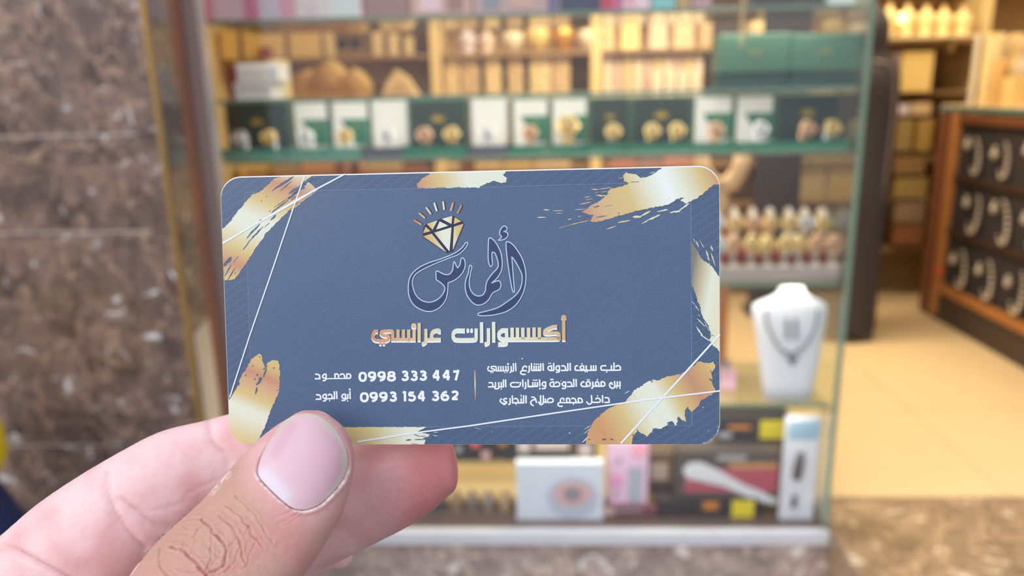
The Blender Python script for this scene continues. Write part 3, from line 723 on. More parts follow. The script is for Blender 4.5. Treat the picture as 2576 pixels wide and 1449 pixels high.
ct = thing('display_table', 'warm wooden display table carrying gold tiaras behind the second shelf', 'table', (-.60, 3.45, ZF))
tzt = at(850, 246, 3.5).z - ZF
MB().box(-.36, .28, 0, .34, tzt - .03, tzt, .004).make('tabletop', SHB, ct)
for sx in (-.33, .25):
    for sy in (.02, .30): MB().box(sx - .02, sx + .02, sy, sy + .04, 0, tzt - .031).make('leg', WOODD, ct)
for x_, s_, lab in ((770, 1.35, 'gold tiara at the left of the three on the display table'), (830, 1.75, 'largest gold tiara in the middle of the display table'), (890, 1.35, 'gold tiara at the right of the three on the display table')):
    t = tiara(x_, 236, s_, lab); t.location.z = ZF + tzt + .005; t.location.y = 3.58
    cu = MB().lathe([(.05 * s_, 0), (.058 * s_, .02), (.055 * s_, .05 * s_), (.03 * s_, .085 * s_), (.006, .1 * s_)], 16).make('tiara_cushion', mat('mustard_velvet', (176, 142, 78), rough=.7), None, smooth=True)
    cu.location = (t.location.x, 3.66, ZF + tzt); tag(cu, {770: 'left', 830: 'middle', 890: 'right'}[x_] + ' mustard velvet cushion behind a gold tiara', 'cushion')
g_ = thing('sunglasses', 'dark sunglasses above the gold tiaras', 'sunglasses', at(877, 110, 3.7))
for sx in (-1, 1):
    MB().lathe([(.026, 0), (.026, .004)], 16, c=(sx * .031, 0, 0), axis='y').make('lens', mat('dark_lens', (38, 30, 30), rough=.1), g_)
MB().tube([(-.06, 0, .01), (-.03, -.002, .022), (0, -.003, .012), (.03, -.002, .022), (.06, 0, .01)], .004, 6).make('frame', DARKB, g_)
st_ = MB().tube([(0, 0, 0), (0, 0, at(877, 128, 3.7).z - (ZF + tzt) + .0)], .004, 6)
o = MB().lathe([(.03, 0), (.03, .006), (.005, .01), (.005, at(877, 118, 3.7).z - ZF - tzt)], 12).make('sunglasses_stand', BRASS, None, smooth=True); o.location = (at(877, 110, 3.7).x, 3.715, ZF + tzt); tag(o, 'thin brass stand holding the dark sunglasses', 'stand')
cl = thing('folded_shawl', 'folded cream shawl right of the gold tiaras', 'shawl', (at(1010, 240, 3.6).x, 3.6, ZF + tzt)) 
MB().prism([(-.09, 0), (.085, 0), (.03, .085), (-.02, .12), (-.07, .06)], 0, .06).make('cloth', CREAMC, cl); MB().prism([(-.075, 0), (.06, 0), (.0, .07)], -.004, 0).make('fold', BEIG, cl)
wbox('jewel_case', 'small black case between the shawl and the cream post', 'case', 1046, 1076, 197, 228, 3.7, .05, DARKB); COL.objects[-1].location.z = ZF + tzt

# goods seen between the watch boxes and the card ------------------------------------------------
low = [('crown_tray', 'mustard tray under the leftmost watch box', 'tray', 612, 680, 412, YELC), ('crown_tray', 'olive gold tray left of the orange box', 'tray', 690, 760, 416, mat('olive_gold', (180, 146, 80))), ('orange_box', 'orange box seen below the watch boxes', 'box', 766, 856, 406, mat('orange_card', (212, 148, 80))), ('peach_box', 'peach box right of the orange box', 'box', 862, 926, 410, mat('peach_card', (216, 158, 120))),
       ('tan_box', 'tan box left of the red brown box', 'box', 930, 1016, 412, BEIG), ('red_box', 'red brown box above the card', 'box', 1022, 1082, 412, mat('red_brown_card', (140, 74, 58))), ('cream_box', 'cream box right of the red brown box', 'box', 1120, 1172, 414, CREAMC),
       ('jewellery_card', 'wide cream card, first above the card edge', 'display card', 1180, 1262, 412, CREAMC), ('jewellery_card', 'wide cream card, second above the card edge', 'display card', 1268, 1340, 412, YELC), ('jewellery_card', 'wide cream card, third above the card edge', 'display card', 1346, 1436, 410, CREAMC),
       ('brown_box', 'brown box right of the wide cream cards', 'box', 1484, 1528, 410, mat('brown_card', (136, 98, 66))), ('pink_box', 'rose box above the card', 'box', 1534, 1600, 406, mat('rose_card', (190, 120, 110))), ('grey_box', 'mauve grey box right of the rose box', 'box', 1606, 1660, 404, mat('mauve_grey_card', (156, 122, 124))), ('pink_box', 'dusky pink box left of the cream neck form', 'box', 1666, 1736, 400, mat('dusky_pink_card', (196, 134, 120)))]
for nm, lab, cat, a, c, pt, m in low:
    ware(nm, lab, cat, a, c, pt, 520, m, dep=.10, Y=YW + .04)
nf = MB(); Yn = 2.9
for pth in ([(1762, 392), (1768, 430), (1790, 462), (1812, 470)], [(1868, 388), (1862, 425), (1840, 458), (1812, 470)], [(1812, 470), (1812, 520), (1800, 560)]):
    P = [at(x_, y_, Yn) for x_, y_ in pth]; nf.tube([tuple(p) for p in P], [.030, .032, .036, .034][:len(P)], 12)
for x_, y_ in ((1762, 392), (1868, 388)): nf.ball(tuple(at(x_, y_, Yn)), .031, 8)
o = nf.make('neck_form', mat('cream_form', (206, 172, 128), rough=.5), None, smooth=True); tag(o, 'cream forked display form right of the top corner of the card', 'display form')
fp = thing('form_plinth', 'tall orange brown plinth under the cream forked form', 'plinth', (at(1800, 560, Yn).x, Yn - .05, ZF)); fh = at(1800, 545, Yn).z - ZF
MB().box(-.055, .055, 0, .1, 0, fh, .004).make('column', WOODO, fp); MB().box(-.075, .075, -.02, .12, 0, .03, .003).make('foot', WOODD, fp)

# black board and taupe panel on the shop floor, person in black --------------------------------------
bb_ = thing('black_board', 'tall plain black board standing behind the watch stands', 'board', (at(1968, 775, 3.75).x, 3.75, ZF))
bw_ = at(2056, 600, 3.75).x - at(1882, 600, 3.75).x
MB().box(-bw_ / 2, bw_ / 2, 0, .03, .03, at(1968, -60, 3.75).z - ZF, .004).make('panel', mat('matt_black_board', (48, 42, 42), rough=.6), bb_); MB().box(-bw_ / 2 - .01, bw_ / 2 + .01, -.06, .09, 0, .03, .003).make('foot', DARKB, bb_)
tp = thing('taupe_board', 'narrow taupe board right of the black board', 'board', (at(2090, 775, 3.78).x, 3.78, ZF)); tw = .115
MB().box(-tw / 2, tw / 2, 0, .03, .0, at(2090, -60, 3.78).z - ZF, .004).make('panel', mat('taupe_board', (128, 104, 92), rough=.6), tp)
MB().box(-.022, .022, -.012, -.001, 1.13, 1.19, .003).make('rose_sticker', mat('rose_sticker', (166, 84, 88)), tp)

Yp = 3.42; pc_ = at(2176, 760, Yp); pX = at(2118, 760, Yp).x; hs_ = at(2176, 8, Yp).z - ZF        # standing height of the figure
# one continuous robed figure seen from behind: head, neck, shoulders, bent arms inside the sleeves, hem
rows = [(.998, .015, .015, 0), (.990, .055, .06, 0), (.97, .088, .092, .01), (.94, .106, .108, .01), (.915, .110, .108, .01), (.89, .104, .098, .005), (.868, .100, .085, 0), (.852, .125, .085, 0), (.835, .160, .095, 0), (.81, .178, .11, 0), (.77, .188, .122, .005), (.70, .196, .13, .02), (.60, .194, .14, .03), (.52, .190, .14, .02), (.44, .180, .135, 0), (.30, .168, .14, 0), (.15, .168, .15, 0), (.04, .172, .155, 0), (.012, .172, .155, 0)]
pm = MB(); vs = []; NP_ = 28
for f, hw2, hd, oy in rows:
    for i in range(NP_):
        a = 2 * math.pi * i / NP_; wr = 1 + (.045 * math.sin(a * 7 + f * 5) if f < .5 else 0)
        vs.append((hw2 * .86 * math.cos(a) * wr, oy + hd * math.sin(a) * wr, f * hs_))
pm.add(vs, [(k * NP_ + (i + 1) % NP_, k * NP_ + i, (k + 1) * NP_ + i, (k + 1) * NP_ + (i + 1) % NP_) for k in range(len(rows) - 1) for i in range(NP_)] + [tuple(range(NP_)), tuple(range(len(rows) * NP_ - 1, (len(rows) - 1) * NP_ - 1, -1))])
ROBE = mat('black_robe_cloth', (58, 50, 48), rough=.85, var=.12, scale=14)
per = thing('person', 'person in a long black robe and black headscarf standing with their back turned', 'person', (pX, Yp, ZF))
bd = pm.make('robed_figure', ROBE, per, smooth=True)
m_ = bd.modifiers.new('s', 'SUBSURF'); m_.levels = 1; m_.render_levels = 2
MB().tube([(.01, -.094, .838 * hs_), (.06, -.094, .828 * hs_), (.095, -.088, .80 * hs_), (.105, -.088, .72 * hs_), (.102, -.092, .60 * hs_), (.095, -.10, .45 * hs_), (.088, -.108, .2 * hs_)], .006, 6).make('robe_trim', mat('robe_trim', (118, 98, 88), rough=.7), per, smooth=True)
for sx in (-.07, .07): MB().box(sx - .04, sx + .04, -.12, .12, 0, .05, .015).make('shoe', DARKB, per)

# right: counter with a slanted black display of pearl jewellery -------------------------------------
XC = 1.935
ctz = onx(2405, 262, XC).z; Y0c, Y1c = 1.95 + .15, onx(2345, 500, XC).y
ctr_ = thing('display_counter', 'long wooden display counter with a glass top on the right', 'counter', (XC, Y0c, ZF))
L = Y1c - Y0c; hC = ctz - ZF


def cp(mb, nm, m, par=None): return mb.make(nm, m, par or ctr_)


cp(MB().box(.03, .75, 0, L, .16, hC - .05), 'carcass', DARKB)
cp(MB().box(-.01, .80, -.02, L + .02, hC - .035, hC - .012, .003), 'glass_top', mat('teal_glass_top', (70, 104, 96), rough=.08))
cp(MB().box(.0, .79, -.01, L + .01, hC - .0115, hC - .004, .001), 'top_cloth', mat('cream_top_cloth', (216, 184, 140), rough=.5))
for y in (L - .04, L - .14):
    cp(MB().box(-.012, .03, y - .03, y + .03, .02, hC - .036, .004), 'corner_post', WOODO if y < L - .1 else WOODD)
cp(MB().box(-.012, .03, .0, L - .171, .14, .185, .004), 'bottom_rail', WOODO)
cp(MB().box(-.012, .03, .0, L - .171, hC - .085, hC - .04, .004), 'top_rail', WOODD)
cp(MB().box(.0, .75, 0, L, 0, .139), 'base', mat('counter_shadow_tone', (66, 52, 42), rough=.6))  # dark tone stands in for the shadow below the counter
cp(MB().box(.012, .029, .0, L - .171, .186, hC - .086), 'velvet_panel', BLACKV)
zr = [.186 + (hC - .28) * f for f in (.34, .68)]
for z in zr: cp(MB().box(-.004, .012, .0, L - .171, z - .014, z + .014, .003), 'shelf_rail', mat('dark_brown_rail', (66, 46, 34), rough=.5))


def crescent(s):
    """graduated pearl bracelet bent into an open C, lying on the velvet"""
    mb = MB()
    for i in range(13):
        a = math.radians(-70 + i * 17.5); mb.ball((-.012, -.060 * s * math.cos(a) * .62, .085 * s * -math.sin(a)), (.0055 + .005 * math.sin(math.pi * i / 12)) * s, 6)
    return mb


proto = None
for r, zc_ in enumerate((.186 + (zr[0] - .2) * .5, (zr[0] + zr[1]) / 2, (zr[1] + hC - .086) / 2)):
    for k in range(7):
        y = L - .34 - k * .215 - (.05 if r == 1 else 0)
        if y < .05: continue
        if proto is None:
            o = proto = crescent(1.0).make('pearl_bracelet', PEARL, None, smooth=True)
        else:
            o = proto.copy(); COL.objects.link(o)
        o.location = (XC + .002, Y0c + y, ZF + zc_ - .01); sc2 = random.uniform(.85, 1.1); o.scale = (1, sc2, sc2); o.rotation_euler = (random.uniform(-.5, .3), 0, 0)
        rowg = ('lower', 'middle', 'upper')[r]
        kth = ('first', 'second', 'third', 'fourth', 'fifth', 'sixth', 'seventh')[k]; tag(o, f'curved pearl bracelet, {kth} from the far corner on the {rowg} row of the counter front', 'bracelet', f'pearl bracelets on the {rowg} row')
        e = MB().ball((-.012, 0, 0), .016, 7, (1, .8, 1.3)).ball((-.014, 0, .026), .009, 5).make('pearl_earring', PEARL, None, smooth=True) if k == 0 and r == 0 else None
        if e is not None: pe = e
        else:
            e = pe.copy(); COL.objects.link(e)
        e.location = (XC + .002, Y0c + y + .065, ZF + zc_ + random.uniform(.0, .05)); tag(e, f'pearl drop earring beside the {kth} bracelet from the far corner, {rowg} counter row', 'earring', f'pearl earrings on the {rowg} row')
# goods on top of the counter and on the unit behind it
tz = ZF + hC - .004
for i, x_ in enumerate((2230, 2275, 2322, 2366, 2414)):
    t = ware('necklace_bust', '%s cream necklace bust from the left on the upper board' % ('first', 'second', 'third', 'fourth', 'fifth')[i], 'display bust', x_ - 24, x_ + 24, 6 + i * 1, 112, mat('glowing_cream', (246, 212, 140), rough=.5), shape='bust', Y=4.0)
    t.location.z = at(x_, 88, 4.0).z
sh_ = thing('wall_ledge', 'cream ledge carrying the five necklace busts', 'ledge', (at(2325, 90, 3.9).x, 3.92, at(2325, 89, 4.0).z - .02))
MB().box(-.32, .30, 0, .16, 0, .018, .002).make('ledge_board', CREAMC, sh_)
for sx in (-.25, .2): MB().prism([(sx - .01, 0), (sx + .01, 0), (sx + .01, -.06), (sx - .01, -.06)], .1, .16).make('bracket', CREAMC, sh_)


def cbox(lab, px0, px1, pyt, m, Y, prints=(), name='jewel_box', cat='box', dep=.08):
    x0, x1 = at(px0, 230, Y).x, at(px1, 230, Y).x; x0 = max(x0, XC + .015); x1 = max(x1, x0 + .05); z1 = at((px0 + px1) / 2, pyt, Y).z; t = thing(name, lab, cat, ((x0 + x1) / 2, Y, tz)); w_ = x1 - x0; h = max(.03, z1 - tz)
    MB().box(-w_ / 2, w_ / 2, 0, dep, 0, h, .003).make('body', m, t)
    for nm, u, v, r, mm in prints: MB().lathe([(r, 0), (r, .003)], 14, c=((u - .5) * w_, -.003, v * h), axis='y').make(nm, mm, t)
    return t


cbox('cream stand box with two dark round holes on the counter', 2352, 2466, 88, PALEC, 3.55, [('round_hole', .28, .22, .018, mat('brown_hole', (130, 104, 78))), ('round_hole', .80, .24, .018, mat('dark_hole', (92, 84, 66)))])
cbox('upright cream post box beside the holed box', 2468, 2482, 84, mat('light_cream', (240, 206, 140), rough=.5), 3.5)
for i in range(5):
    xa = 2500 + i * 24
    t = cbox('amber jewellery card with gold studs, %s from the left on the counter' % ORD[i], xa, xa + 20, 150 + (i * 37) % 23, [mat('amber_ware', (222, 172, 98), rough=.4, var=.25, scale=60), CREAMC, PALEC][i % 3], 3.42, [('gold_stud', .5, .7, .008, WARMG), ('gold_stud', .5, .35, .008, WARMG)], name='jewellery_card', cat='display card', dep=.03)
for i in range(6):
    xa = 2486 + i * 22
    t = cbox('upright cream rack card, %s from the left behind the amber cards' % ORD[i], xa, xa + 18, 84 + (i * 29) % 19, [PALEC, CREAMC, mat('light_cream', (240, 206, 140), rough=.5)][i % 3], 3.60, [('gold_stud', .5, .8, .008, WARMG)], name='rack_card', cat='display card', dep=.03)
cbox('low yellow cream box at the far end of the counter', 2440, 2530, 196, YELC, 3.3)
cbox('low pale tray at the near end of the counter', 2480, 2600, 262, PALEC, 2.75)
wbox('stool', 'yellow cream cube left of the counter', 'cube', 2262, 2352, 128, 232, 3.97, .10, YELC); o = COL.objects[-1]
wbox('pile_box', 'pale lilac box behind the head of the person in black', 'box', 2246, 2300, 130, 160, 4.0, .1, LILAC)
for i, (a, c, p0, p1, m, lab) in enumerate([(2252, 2290, 262, 290, LILAC, 'lilac box on the wall unit behind the person'), (2294, 2345, 258, 290, BEIG, 'beige box on the wall unit behind the person'), (2252, 2300, 300, 380, mat('olive_ware', (150, 122, 66)), 'olive gold box below the lilac one'), (2304, 2350, 300, 380, mat('ochre_ware', (164, 126, 64)), 'ochre box beside the olive gold one'),
                                            (2250, 2330, 395, 440, mat('brownish_ware', (140, 104, 62)), 'brown box in the middle of the wall unit gap'), (2250, 2336, 448, 500, mat('khaki_ware', (158, 128, 70)), 'khaki box under the brown one'), (2252, 2330, 508, 560, mat('greyish_tan', (146, 118, 88)), 'grey tan box under the khaki one'), (2248, 2326, 566, 616, mat('rust_ware', (140, 88, 50)), 'rust brown box near the floor')]):
    wbox('goods_box', lab, 'box', a, c, p0, p1, 3.99, .05, m)
hb = thing('handbag', 'small purple handbag on the floor by the person in black', 'handbag', (onz(2272, 720, ZF).x, 3.86, ZF))
bh = at(2272, 612, 3.86).z - ZF
MB().prism([(-.075, 0), (.06, 0), (.065, bh * .8), (.03, bh), (-.05, bh)], 0, .07).make('bag_body', mat('tan_bag', (170, 122, 76), rough=.5), hb); MB().prism([(.0, .02), (.062, .02), (.066, bh * .85), (.03, bh * .95), (.012, bh * .5)], -.006, 0).make('purple_side', mat('purple_leather', (128, 66, 104), rough=.5), hb)
MB().tube([(-.04, .035, bh), (-.03, .035, bh + .07), (.01, .035, bh + .07), (.02, .035, bh)], .005, 6).make('handle', DARKB, hb)
rl = MB().ball((0, 0, 0), .012, 8).make('red_bead', mat('red_bead', (214, 44, 40), rough=.3, emit=.2), None, smooth=True); p = onx(2333, 672, XC - .02); rl.location = (XC - .014, p.y - .1, p.z); tag(rl, 'small red knob low on the far corner post of the counter', 'knob')  # slight glow added to the knob's red; it is no lamp

# warm wall lamp mirrored in the polished doorstep
lp = at(2150, 1285, 1.95); dxy = (lp.x / 1.95)
lw_ = thing('wall_lamp', 'small warm wall lamp at the back of the shop', 'lamp', (dxy * 3.95, 3.98, 1.86))
MB().ball((0, 0, 0), .024, 10).make('bulb', mat('warm_bulb', (255, 214, 140), emit=4), lw_, smooth=True); MB().box(-.03, .03, .04, .055, -.03, .03, .004).make('mount', BRASS, lw_)

# left edge: yellow sack on a blue drum, on the pavement --------------------------------------------
Ye = 1.22; sx0 = at(20, 1100, Ye).x; dr = at(52, 1300, Ye).x
zt = at(10, 1243, Ye).z; R0 = .17
dm = thing('blue_drum', 'dark blue drum at the left edge carrying the yellow sack', 'drum', (dr - R0 - .03, Ye, 0))
MB().lathe([(R0 * .93, 0), (R0, .02), (R0, zt * .3), (R0 * 1.02, zt * .31), (R0, zt * .33), (R0, zt * .66), (R0 * 1.02, zt * .67), (R0, zt * .69), (R0, zt - .12), (R0 * .8, zt - .02), (R0 * .7, zt)], 32).make('shell', mat('dark_blue_plastic', (34, 48, 92), rough=.4), dm, smooth=True)
MB().lathe([(R0 + .002, zt - .26), (R0 + .004, zt - .25), (R0 + .004, zt - .17), (R0 + .002, zt - .16)], 32).make('band', mat('bright_blue_band', (50, 90, 200), rough=.4), dm, smooth=True)
sy = thing('yellow_sack', 'bright yellow sack lying on the blue drum', 'sack', (sx0 - .185, Ye, zt)); hS = at(5, 925, Ye).z - zt
MB().lathe([(.04, -.001), (.12, .01), (.143, hS * .2), (.140, hS * .42), (.128, hS * .52), (.142, hS * .64), (.138, hS * .82), (.10, hS * .97), (.02, hS)], 26).make('cloth', mat('yellow_cloth', (236, 204, 16), rough=.6, bump=.3), sy, smooth=True)
MB().tube([(.126 * math.cos(a), .126 * math.sin(a), hS * .52) for a in [i * math.pi / 12 for i in range(24)]], .006, 6, True).make('tie_cord', mat('ochre_cord', (196, 160, 20)), sy)
# ================================================================== THE BUSINESS CARD
_q = np.array([-0.060, 0.057, 0.015]); _t = np.array([-8.03, -3.865, 136.953])
_th = np.linalg.norm(_q); _k = _q / _th
_K = np.array([[0, -_k[2], _k[1]], [_k[2], 0, -_k[0]], [-_k[1], _k[0], 0]])
_M = np.eye(3) + math.sin(_th) * _K + (1 - math.cos(_th)) * _K @ _K
CXa, CYa, CNa = _M[:, 0], _M[:, 1], _M[:, 2]         # card axes (right, up, away) in lens axes


def card_xy(px, py):
    r = np.array([(px - CX) / F, -(py - CY) / F, 1.0]); s = (_t @ CNa) / (r @ CNa); d = r * s - _t
    return np.array([d @ CXa, d @ CYa])                # millimetres on the card


def card_depth(px, py):
    r = np.array([(px - CX) / F, -(py - CY) / F, 1.0]); return (_t @ CNa) / (r @ CNa)


def l2w(v):
    return RT * v[0] + UP * v[1] + FW * v[2]


_ax, _ay, _an = l2w(CXa), l2w(CYa), -l2w(CNa)
_oc = CAM + l2w(_t) * 0.001
card = thing('business_card', 'dark blue business card with gold brush strokes and Arabic lettering, held in the hand', 'business card')
card.matrix_world = Matrix(((_ax[0], _ay[0], _an[0], _oc[0]), (_ax[1], _ay[1], _an[1], _oc[1]), (_ax[2], _ay[2], _an[2], _oc[2]), (0, 0, 0, 1)))
KC = [card_xy(*p) for p in ((553.2, 445.2), (1810.5, 415.6), (1811, 1118), (578.4, 1118))]


def rounded(cs_, r, n=10, inset=(0, 0, 0, 0)):
    """rounded quadrilateral; inset = left, top, right, bottom"""
    q = [np.array(c, float) for c in cs_]
    l, t, rr, b = inset
    q[0] += (l, -t); q[1] += (-rr, -t); q[2] += (-rr, b); q[3] += (l, b)
    out = []
    for i in range(4):
        p, a, c = q[i], q[i - 1], q[(i + 1) % 4]
        da = (a - p) / np.linalg.norm(a - p); dc = (c - p) / np.linalg.norm(c - p)
        s, e = p + da * r, p + dc * r; ctr = p + (da + dc) * r
        a0 = math.atan2(*(s - ctr)[::-1]); a1 = math.atan2(*(e - ctr)[::-1])
        while a1 - a0 > math.pi: a1 -= 2 * math.pi
        while a1 - a0 < -math.pi: a1 += 2 * math.pi
        for k in range(n + 1):
            g = a0 + (a1 - a0) * k / n; out.append(ctr + r * np.array([math.cos(g), math.sin(g)]))
    return out


OUT = rounded(KC, 3.9)
FACE = rounded(KC, 3.85, inset=(0.05, 0.20, 0.06, 0.02))


def clip(poly, C):
    """clip a polygon to the convex outline C (clockwise)"""
    for i in range(len(C)):
        a, b = C[i], C[(i + 1) % len(C)]
        e = b - a
        if np.linalg.norm(e) < 1e-6: continue
        f = lambda p: e[0] * (p[1] - a[1]) - e[1] * (p[0] - a[0])
        res = []
        for j in range(len(poly)):
            p, q = poly[j], poly[(j + 1) % len(poly)]; fp, fq = f(p), f(q)
            if fp <= 0: res.append(p)
            if (fp < 0 < fq) or (fq < 0 < fp): res.append(p + (q - p) * fp / (fp - fq))
        poly = res
        if len(poly) < 3: return []
    return poly


MMPX = 0.0719
ZK = [0]
LAYER = 0.018


class Ink:
    def __init__(s): s.mb = MB()

    def poly(s, pts, z, raw=False, cl=True):
        P = [np.array(p, float) if raw else card_xy(*p) for p in pts]
        if cl: P = clip(P, FACE)
        if len(P) < 3: return s
        s.mb.add([(p[0] * 1e-3, p[1] * 1e-3, (0.012 + z * LAYER) * 1e-3) for p in P], [tuple(range(len(P)))])
        return s

    def line(s, pts, w, z, smooth=True, closed=False, k=4, cl=False, taper=None):
        """a printed stroke: pixel centre line, width in photograph pixels"""
        P = catmull(pts, k, closed) if smooth and len(pts) > 2 else [np.array(p, float) for p in pts]
        P = [card_xy(*p) for p in P]; n = len(P); L = []; R = []
        for i, p in enumerate(P):
            a = P[i - 1] if (i > 0 or closed) else P[i]; b = P[(i + 1) % n] if (i < n - 1 or closed) else P[i]
            t = b - a; t = t / (np.linalg.norm(t) + 1e-9); nn = np.array([-t[1], t[0]])
            h = w * MMPX / 2 * (taper(i / (n - 1)) if taper else 1)
            L.append(p + nn * h); R.append(p - nn * h)
        ZK[0] += 1; z_ = (0.012 + z * LAYER + (ZK[0] % 9) * .0016) * 1e-3
        vs = [(p[0] * 1e-3, p[1] * 1e-3, z_) for q in zip(L, R) for p in q]
        m = n if closed else n - 1
        s.mb.add(vs, [(2 * i, 2 * ((i + 1) % n), 2 * ((i + 1) % n) + 1, 2 * i + 1) for i in range(m)])
        return s

    def dot(s, c, r, z, n=14):
        return s.poly([(c[0] + r * math.cos(2 * math.pi * k / n), c[1] + r * math.sin(2 * math.pi * k / n)) for k in range(n)], z, cl=False)

    def make(s, name, m, label=None):
        o = s.mb.make(name, m, card)
        if label: o['label'] = label
        if name in ('brush_fleck', 'worn_specks'): o['kind'] = 'stuff'
        return o


def ragged(pts, amp, step=4.0, seed=1, keep=None):
    rnd = random.Random(seed); out = []
    for i in range(len(pts)):
        a, b = np.array(pts[i], float), np.array(pts[(i + 1) % len(pts)], float); L = np.linalg.norm(b - a); n = max(1, int(L / step))
        t = (b - a) / (L + 1e-9); nn = np.array([-t[1], t[0]])
        for k in range(n):
            out.append(a + (b - a) * k / n + nn * rnd.uniform(-amp, amp) * (0 if k == 0 and L > 60 else 1))
    return out


def streak(x0, y0, x1, y1, w_, seed=0):
    rnd = random.Random(int(x0 * 7 + y0 * 3 + seed)); a, b = np.array([x0, y0], float), np.array([x1, y1], float); t = b - a; L = np.linalg.norm(t)
    nn = np.array([-t[1], t[0]]) / L; n = max(4, int(L / 5)); up = []; dn = []
    for k in range(n + 1):
        u = k / n; h = w_ / 2 * (math.sin(math.pi * min(max(u, .03), .97)) ** 0.45) * rnd.uniform(.55, 1.15); c = a + t * u + nn * rnd.uniform(-.12, .12) * w_
        up.append(c + nn * h); dn.append(c - nn * h * rnd.uniform(.7, 1))
    return up + dn[::-1]


FR = [card_xy(*p) for p in ((615, 485), (1737.5, 464), (1741, 1070.5), (635, 1076))]
FX0, FX1 = (FR[0][0] + FR[3][0]) / 2e3, (FR[1][0] + FR[2][0]) / 2e3
FY0, FY1 = (FR[2][1] + FR[3][1]) / 2e3, (FR[0][1] + FR[1][1]) / 2e3


def card_ink(name, col, col2, weave=0.16, border=True, rough=0.34):
    s = NT(name); tc = s.n('TexCoord')
    wv = s.n('TexWave', bands_direction='DIAGONAL'); wv.inputs['Scale'].default_value = 1450; wv.inputs['Distortion'].default_value = 5.0
    wv.inputs['Detail'].default_value = 2; wv.inputs['Detail Scale'].default_value = 2.5
    mp = s.n('Mapping'); mp.inputs['Rotation'].default_value = (0, 0, math.radians(84)); s.l(tc.outputs['Object'], mp.inputs[0]); s.l(mp.outputs[0], wv.inputs[0])
    nz = s.n('TexNoise'); nz.inputs['Scale'].default_value = 4200; nz.inputs['Detail'].default_value = 2; s.l(tc.outputs['Object'], nz.inputs[0])
    big = s.n('TexNoise'); big.inputs['Scale'].default_value = 60; s.l(tc.outputs['Object'], big.inputs[0])
    av = s.n('Math', operation='MULTIPLY_ADD'); s.l(wv.outputs[1], av.inputs[0]); av.inputs[1].default_value = .45; s.l(nz.outputs[0], av.inputs[2])
    mr = s.n('MapRange'); s.l(av.outputs[0], mr.inputs['Value']); mr.inputs['From Min'].default_value = .35; mr.inputs['From Max'].default_value = 1.1
    mr.inputs['To Min'].default_value = 1 - weave; mr.inputs['To Max'].default_value = 1 + weave
    base = s.mixc(big.outputs[0], lin(col), lin(col2))
    f = mr.outputs[0]
    if border:
        sx = s.n('SeparateXYZ'); s.l(tc.outputs['Object'], sx.inputs[0]); ms = []
        for sock, lim, op in ((0, FX0, 'LESS_THAN'), (0, FX1, 'GREATER_THAN'), (1, FY0, 'LESS_THAN'), (1, FY1, 'GREATER_THAN')):
            q = s.n('Math', operation=op); s.l(sx.outputs[sock], q.inputs[0]); q.inputs[1].default_value = lim; ms.append(q)
        m = ms[0].outputs[0]
        for q in ms[1:]:
            a = s.n('Math', operation='MAXIMUM'); s.l(m, a.inputs[0]); s.l(q.outputs[0], a.inputs[1]); m = a.outputs[0]
        st = s.n('TexWave', bands_direction='DIAGONAL'); st.inputs['Scale'].default_value = 330; s.l(tc.outputs['Object'], st.inputs[0])
        mp2 = s.n('Mapping'); mp2.inputs['Rotation'].default_value = (0, 0, math.radians(-78)); s.l(tc.outputs['Object'], mp2.inputs[0]); s.l(mp2.outputs[0], st.inputs[0])
        pw = s.n('Math', operation='POWER'); s.l(st.outputs[1], pw.inputs[0]); pw.inputs[1].default_value = 6
        k = s.n('Math', operation='MULTIPLY_ADD'); s.l(pw.outputs[0], k.inputs[0]); k.inputs[1].default_value = .16; k.inputs[2].default_value = -.12
        k2 = s.n('Math', operation='MULTIPLY'); s.l(k.outputs[0], k2.inputs[0]); s.l(m, k2.inputs[1])
        k3 = s.n('Math', operation='ADD'); s.l(k2.outputs[0], k3.inputs[0]); s.l(f, k3.inputs[1]); f = k3.outputs[0]
    vm = s.n('VectorMath', operation='SCALE'); s.l(base, vm.inputs[0]); s.l(f, vm.inputs['Scale'])
    s.l(vm.outputs[0], s.b.inputs['Base Color'])
    s.b.inputs['Roughness'].default_value = rough
    bm_ = s.n('Bump'); bm_.inputs['Strength'].default_value = .25; bm_.inputs['Distance'].default_value = .00002; s.l(nz.outputs[0], bm_.inputs['Height']); s.l(bm_.outputs[0], s.b.inputs['Normal'])
    return s.m


NAVY = card_ink('card_navy_print', (79, 99, 129), (87, 105, 132), weave=.24)
DARK = card_ink('card_dark_print', (38, 42, 72), (42, 46, 76), border=False)
CALL = card_ink('calligraphy_fill', (48, 62, 100), (54, 68, 104), border=False)


